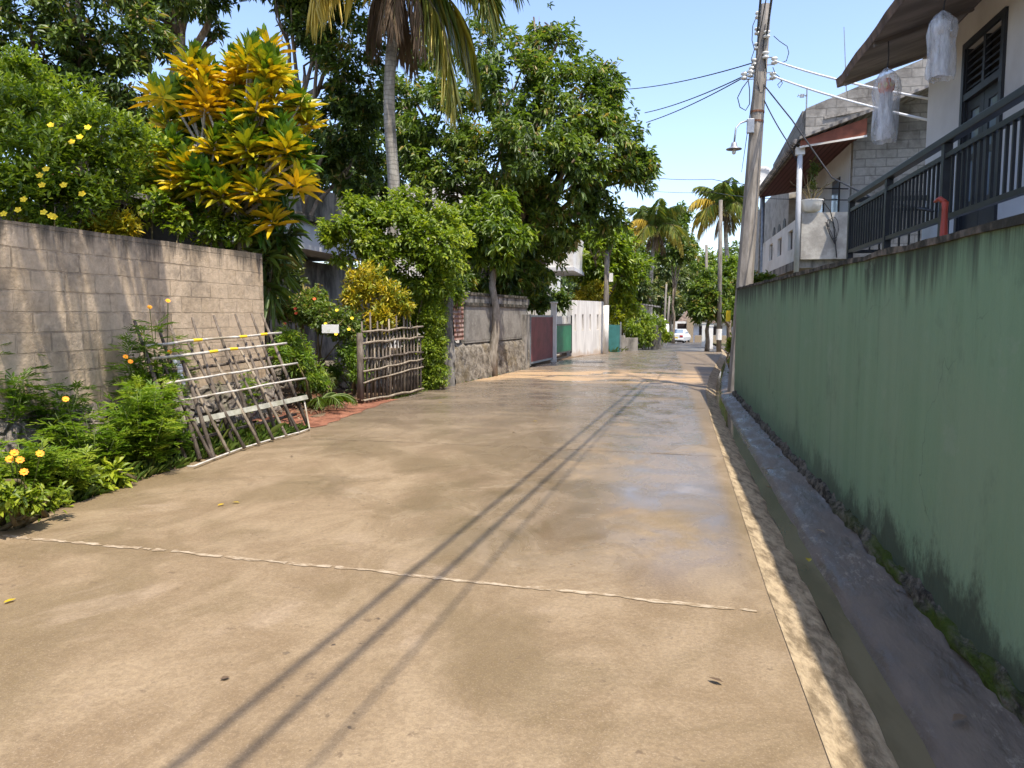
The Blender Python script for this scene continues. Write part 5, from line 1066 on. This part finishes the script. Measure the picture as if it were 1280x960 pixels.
# far house and its gate pillars
q = at(872, 400, Y=98); O = np.array([q[0], 98, gz(98)]); t = thing('far_house', 'distant house with brown tiled roof at the end of the lane', 'house', tuple(O))
MB().box(-1.8, 6, 0, 6, -.2, 2.4).build('wall', 'offwhite', t); mb = MB(); mb.prism([(-2.6, -.8, 2.35), (7, -.8, 2.35), (5, 2.6, 4.4), (-.8, 2.6, 4.4)], (0, 0, .12)); mb.build('roof', 'tile', t)
MB().box(-1.2, 5, -.7, -.5, 2.2, 2.36).build('gutter', 'white', t); MB().box(.2, 3.0, -.02, -.001, .9, 2.0).build('window', 'darkwood', t); MB().box(-.4, 6, -2.0, -1.8, -.2, .9).build('yard_wall', 'joint', t)
q = at(848, 415, Y=94); t = thing('gateway', 'cream gateway with dark opening beyond the parked car', 'gateway', (q[0], 94, gz(94)))
MB().box(-.45, -.15, -.15, .15, 0, 2.5).build('pillar', 'white', t); MB().box(.95, 1.75, -.2, .2, 0, 2.9).build('pillar', 'joint', t); MB().box(-.149, .949, -.1, .1, 2.25, 2.5).build('lintel', 'white', t); MB().box(-.14, .94, .3, .35, 0, 2.24).build('gate_leaf', 'darkwood', t)

# ------------------------------------------------------------------ white saloon seen from behind
cq = at(844, 428, Y=80); t = thing('parked_car', 'white saloon car parked at the far bend of the lane', 'car', (cq[0], 80, gz(80)), R(-13))
mb = MB()   # local +Y is the car's nose
def loft(secs):
    v = []; n = len(secs[0])
    for s in secs: v += s
    f = [(i*n+j, i*n+(j+1) % n, (i+1)*n+(j+1) % n, (i+1)*n+j) for i in range(len(secs)-1) for j in range(n)]+[tuple(range(n-1, -1, -1)), tuple((len(secs)-1)*n+j for j in range(n))]
    return v, f
def sec(y, hw, z0, z1, tp=.92): return [(-hw*.94, y, z0), (hw*.94, y, z0), (hw, y, (z0+z1)/2), (hw*tp, y, z1), (-hw*tp, y, z1), (-hw, y, (z0+z1)/2)]
mb.add(*loft([sec(0, .76, .30, .86), sec(.12, .82, .24, .95), sec(.9, .85, .22, .97), sec(2.9, .85, .22, .93), sec(4.0, .80, .24, .80), sec(4.3, .70, .3, .66)]))
mb.add(*loft([sec(.75, .74, .9, .96, .98), sec(1.35, .76, .9, 1.38, .78), sec(2.3, .76, .9, 1.42, .78), sec(3.2, .74, .88, .94, .98)])); mb.build('body', 'carpaint', t, bevel=.03)
mb = MB(); mb.add([(-.62, .82, 1.0), (.62, .82, 1.0), (.55, 1.29, 1.35), (-.55, 1.29, 1.35), (-.62, .80, 1.02), (.62, .80, 1.02), (.55, 1.27, 1.37), (-.55, 1.27, 1.37)], [(0, 1, 2, 3), (4, 7, 6, 5), (0, 4, 5, 1), (2, 6, 7, 3), (0, 3, 7, 4), (1, 5, 6, 2)]); mb.build('rear_window', 'glass', t)
for s in (-1, 1):
    mb = MB(); mb.prism([(s*.77, 1.2, 1.0), (s*.77, 2.9, 1.0), (s*.625, 2.35, 1.35), (s*.625, 1.42, 1.34)], (s*.012, 0, 0)); mb.build('side_window', 'glass', t)
    MB().box(min(s*.45, s*.78), max(s*.45, s*.78), -.03, .06, .62, .80).build('taillight', 'taillight', t, bevel=.02)
    for y in (.75, 3.4):
        wl = MB().lathe((s*.70, y, .30), [(.20, -.09), (.30, -.08), (.30, .08), (.20, .09)], 18, (1, 0, 0)).build('wheel', 'rubber', t, True); MB().lathe((s*.70, y, .30), [(.02, -.10), (.19, -.095), (.19, .095), (.02, .10)], 14, (1, 0, 0)).build('rim', 'galv', wl)
MB().box(-.26, .26, -.035, -.005, .50, .62).build('number_plate', 'yellow', t); MB().box(-.80, .80, -.06, .10, .30, .46).build('bumper', 'carpaint', t, bevel=.03); MB().box(-.6, .6, .02, .3, .14, .29).build('underbody', 'rubber', t)

# ------------------------------------------------------------------ verge plants on the left
def feathery(label, base, h, wid, seed, flowers=(), name='cosmos_plant', group=None, n=36, tone=.45, leaf='fern', stemn=9):
    rg = np.random.default_rng(seed); b = np.array(base, float); t = thing(name, label, 'plant', tuple(b), 0, group); mb = MB(); lb = LB(); Pn = []; An = []
    for i in range(stemn):
        a = rg.random()*6.28; rr = wid*rg.random()**.6; e = np.array([rr*math.cos(a), rr*math.sin(a), h*(.6+.45*rg.random())]); s = e*np.array([.25, .25, 0]); m = (s+e)/2+np.array([0, 0, .08*h])
        mb.tube([tuple(s), tuple(m), tuple(e)], [.009, .007, .003], 4)
        for _ in range(n):
            u = .15+.85*rg.random(); p = (s*(1-u)**2+2*m*u*(1-u)+e*u*u); Pn.append(p); An.append(unit(np.array([rg.normal(), rg.normal(), .25+.3*rg.random()])))
    P = np.array(Pn); A = np.array(An); per = 9; L = .16*h**.35; m = len(P)
    k = np.tile(np.linspace(.2, 1, per), m); sd = np.tile(np.where(np.arange(per) % 2, 1.0, -1.0), m); Ar = np.repeat(A, per, 0); Pr = np.repeat(P, per, 0)
    S = unit(np.cross(Ar, np.array([0, 0, 1.0]))); D = unit(Ar*.75+S*sd[:, None]*.8*(1-.6*k)[:, None]+rg.normal(size=Ar.shape)*.15)
    Q = Pr+Ar*(k*L)[:, None]-np.array([0, 0, .25*L])*(k**2)[:, None]
    lb.leaves(Q, D, np.cross(S, Ar), L*.5, .016, np.repeat(tone+.2*rg.normal(size=m), per)+.05*rg.normal(size=m*per), fold=.1, droop=.15)
    mb.build('stem', 'stem', t, True); lb.build('foliage', leaf, t)
    for p in flowers:
        q = np.array(p)-b; f = LB(); flower_mesh(f, q, (.55, -.5, .55), .030, rg, 8, .15)
        fl = f.build('flower', 'petal', t); MB().tube([tuple(q*np.array([.5, .5, .4])), tuple(q*np.array([.8, .8, .75])), tuple(q)], .004, 4).build('flower_stalk', 'stem', fl); MB().lathe(tuple(q), [(.003, 0), (.008, .003), (.008, .008), (.002, .011)], 8, (.55, -.5, .55)).build('flower_centre', 'yellow', fl)
    return t
V = lambda px, py: at(px, py, Z=.0)
F = lambda px, py, Y: at(px, py, Y=Y)
feathery('bright feathery cosmos plant in front of the left end of the stick fence', V(196, 590)+np.array([-.12, 0, 0]), .92, .42, 101, stemn=24, n=38, tone=.6)
feathery('tall cosmos plant with orange flowers rising behind the stick fence', V(205, 548), 1.25, .30, 102, [F(187, 384, 7.6), F(175, 418, 7.4), F(157, 446, 7.1), F(210, 376, 7.8), F(212, 440, 7.6)], stemn=18, n=34, tone=.4)
feathery('slim cosmos plant with orange flowers against the block wall left of the fence', (-5.55, 7.35, 0), 1.45, .22, 99, [F(163, 452, 7.0)], stemn=15, n=30, tone=.42)
feathery('low cosmos plant at the foot of the rubble base with one flower', V(118, 600), .66, .40, 103, [F(82, 499, 5.6)], stemn=12, n=28, tone=.55)
feathery('cosmos plant with four orange flowers at the left edge', V(30, 640), .62, .34, 104, [F(18, 566, 4.5), F(25, 575, 4.45), F(50, 567, 4.6), F(30, 590, 4.4), F(12, 574, 4.5)], stemn=15, n=30, tone=.6)
feathery('taller leafy cosmos plant against the wall at the far left', V(-5, 600), 1.30, .46, 105, [F(-20, 480, 4.6)], stemn=16, n=30, tone=.3)
feathery('dark feathery plant low against the rubble base', V(60, 592), .95, .45, 106, stemn=14, n=30, tone=.25)
feathery('thin pale weed sprawling over the verge edge', V(80, 625), .38, .30, 107, stemn=14, n=22, tone=.8)
feathery('feathery plant growing through the middle of the stick fence', at(275, 540, Z=0)+np.array([-.45, 0, 0]), .75, .30, 108, stemn=10, n=26, tone=.45)
feathery('feathery plant growing through the far end of the stick fence', at(345, 530, Z=0)+np.array([-.55, 0, 0]), .85, .35, 109, stemn=10, n=26, tone=.5)
feathery('small weed at the near corner of the stick fence', V(225, 578)+np.array([-.15, 0, 0]), .45, .22, 110, stemn=10, n=22, tone=.35)
make_bush('broadleaf_weed', 'pale broad leaved weed on the verge left of the bright cosmos', V(140, 610), [cl(138, 585, 5.9, 12), cl(150, 595, 6.0, 12), cl(128, 600, 5.8, 12)], 26, 6, .11, .04, 'lime', 111, cat='plant', stems=4, vbase=.5, vvar=.1)
make_bush('broadleaf_weed', 'green leafy weed patch below the orange flowers at the left edge', V(20, 655), [cl(5, 620, 4.4, 24, 1, .8), cl(38, 622, 4.6, 18, 1, .8), cl(-15, 605, 4.4, 26), cl(75, 616, 4.9, 12, 1, .7)], 260, 6, .06, .024, 'bright', 112, cat='plant', stems=8, vbase=.5, shell=.2)
# fern fronds drooping by the driveway
t = thing('fern', 'arching green fern frond clump beside the red driveway', 'fern', tuple(at(395, 512, Z=.05)))
rg = np.random.default_rng(3)
for i, az in enumerate((-60, -30, 5, 40, 80, 150)):
    m, l = frond_mesh(.75, R(50), 1.7, 24, rg, .17, .25, .15); fr = l.build('frond', 'bright', t); fr.rotation_euler = (0, 0, R(az)); m.build('midrib', 'stem', fr, True)

# ground cover nobody could count: weeds and grass along both verges
lb = LB(); rg = np.random.default_rng(77)
def grass(n, fx, y0, y1, h, vb):
    y = y0+(y1-y0)*rg.random(n); x = np.array([fx(q) for q in y]); z = np.array([gz(q) for q in y])-.03
    D = unit(np.stack([rg.normal(size=n)*.45, rg.normal(size=n)*.45, np.ones(n)], 1)); lb.leaves(np.stack([x, y, z], 1), D, unit(rg.normal(size=(n, 3))), h*(.5+.8*rg.random(n)), .010+.004*rg.random(n), vb+.2*rg.normal(size=n), fold=.1, droop=.35)
grass(6500, lambda y: XL(y)-.03-1.0*rg.random()**1.6, 2.2, 9.6, .22, .5)
grass(700, lambda y: XL(y)-.15-.8*rg.random(), 2.2, 9.0, .40, .6)
grass(700, lambda y: XL(y)-.02-.45*rg.random()**2, 13.2, 15.2, .10, .6)
grass(160, lambda y: XL(y)-.03-.12*rg.random(), 17, 22, .10, .6)
grass(6500, lambda y: XL(y)+.28-1.2*rg.random(), 33.6, 62, .42, .65)
grass(1200, lambda y: XL(y)-1.6*rg.random(), 60, 84, .35, .6)
grass(900, lambda y: dx(y, 1.0)+.9*rg.random(), 17.5, 60, .2, .5)
grass(900, lambda y: -6.6-2.4*rg.random(), 12.2, 13.6, .14, .55)
o_ = lb.build('verge_grass', 'grass'); tag(o_, 'short grass and weeds along the lane edges', 'grass', kind='stuff')
lb = LB(); n = 1500
y = 9.9+3.3*rg.random(n); x = np.array([XL(q) for q in y])-.15-3.8*rg.random(n)
lb.leaves(np.stack([x, y, .10+.02*rg.random(n)+.015*(-x-4.8)], 1), unit(np.stack([rg.normal(size=n), rg.normal(size=n), .25*rg.normal(size=n)], 1)), np.tile([0, 0, 1.0], (n, 1)), .07, .035, .3+.25*rg.normal(size=n), droop=.1)
tag(lb.build('leaf_litter', 'dry'), 'dry fallen leaf litter on the red driveway', 'leaves', kind='stuff')
# separate fallen leaves on the concrete, with dark specks
lbl = ['yellow leaf fallen right of the second joint', 'yellow leaf fallen mid lane past the second joint', 'small yellow leaf lying near the hedge column', 'brown leaf fallen mid lane before the wet patch', 'orange brown leaf lying beyond the first joint at left', 'pale yellow leaf lying near the first joint at left', 'brown leaf lying on the lane before the stick fence', 'dark leaf scrap on the near slab between the cable shadows and left edge', 'dark scrap on the near slab at right', 'yellow leaf at the far left of the near slab']
for i, ((px, py), mt, v_) in enumerate(zip(((666, 526), (697, 513), (553, 503), (640, 540), (272, 632), (300, 628), (365, 569), (275, 849), (905, 853), (20, 748)), ('gold', 'gold', 'gold', 'dry', 'croton', 'gold', 'dry', 'dry', 'dry', 'gold'), (.9, .9, .95, .2, .85, .9, .3, 0, 0, .9))):
    p = at(px, py, Z=.019); l = LB(); a = i*1.9; l.leaves(np.zeros((1, 3)), np.array([[math.cos(a), math.sin(a), .03]]), np.array([[.1, .1, 1.0]]), .07 if i != 7 else .04, .030, np.array([v_]), fold=.12, droop=.02)
    o_ = l.build('fallen_leaf', mt); o_.location = tuple(p); tag(o_, lbl[i], 'leaf', 'fallen leaves on the lane')

for i, ((px, py), mt, v_, lb_) in enumerate((((1118, 742), 'dry', .5, 'brown leaf lying on the drain ledge near the mossy foot'), ((1032, 668), 'dry', .8, 'pale dry leaf lying on the drain ledge mid way along'), ((1010, 700), 'gold', .8, 'yellow leaf lying by the water in the drain'), ((1190, 905), 'dry', .3, 'dark leaf lying on the near end of the drain ledge'), ((968, 588), 'dry', .6, 'dry leaf lying on the far part of the drain ledge'))):
    p = at(px, py, Z=-.03); l = LB(); a = i*2.3; l.leaves(np.zeros((1, 3)), np.array([[math.cos(a), math.sin(a), .08]]), np.array([[.1, 0, 1.0]]), .085, .04, np.array([v_]), fold=.2, droop=.05)
    o_ = l.build('fallen_leaf', mt); o_.location = (p[0], p[1], p[2]+.012); tag(o_, lb_, 'leaf', 'fallen leaves in the drain')
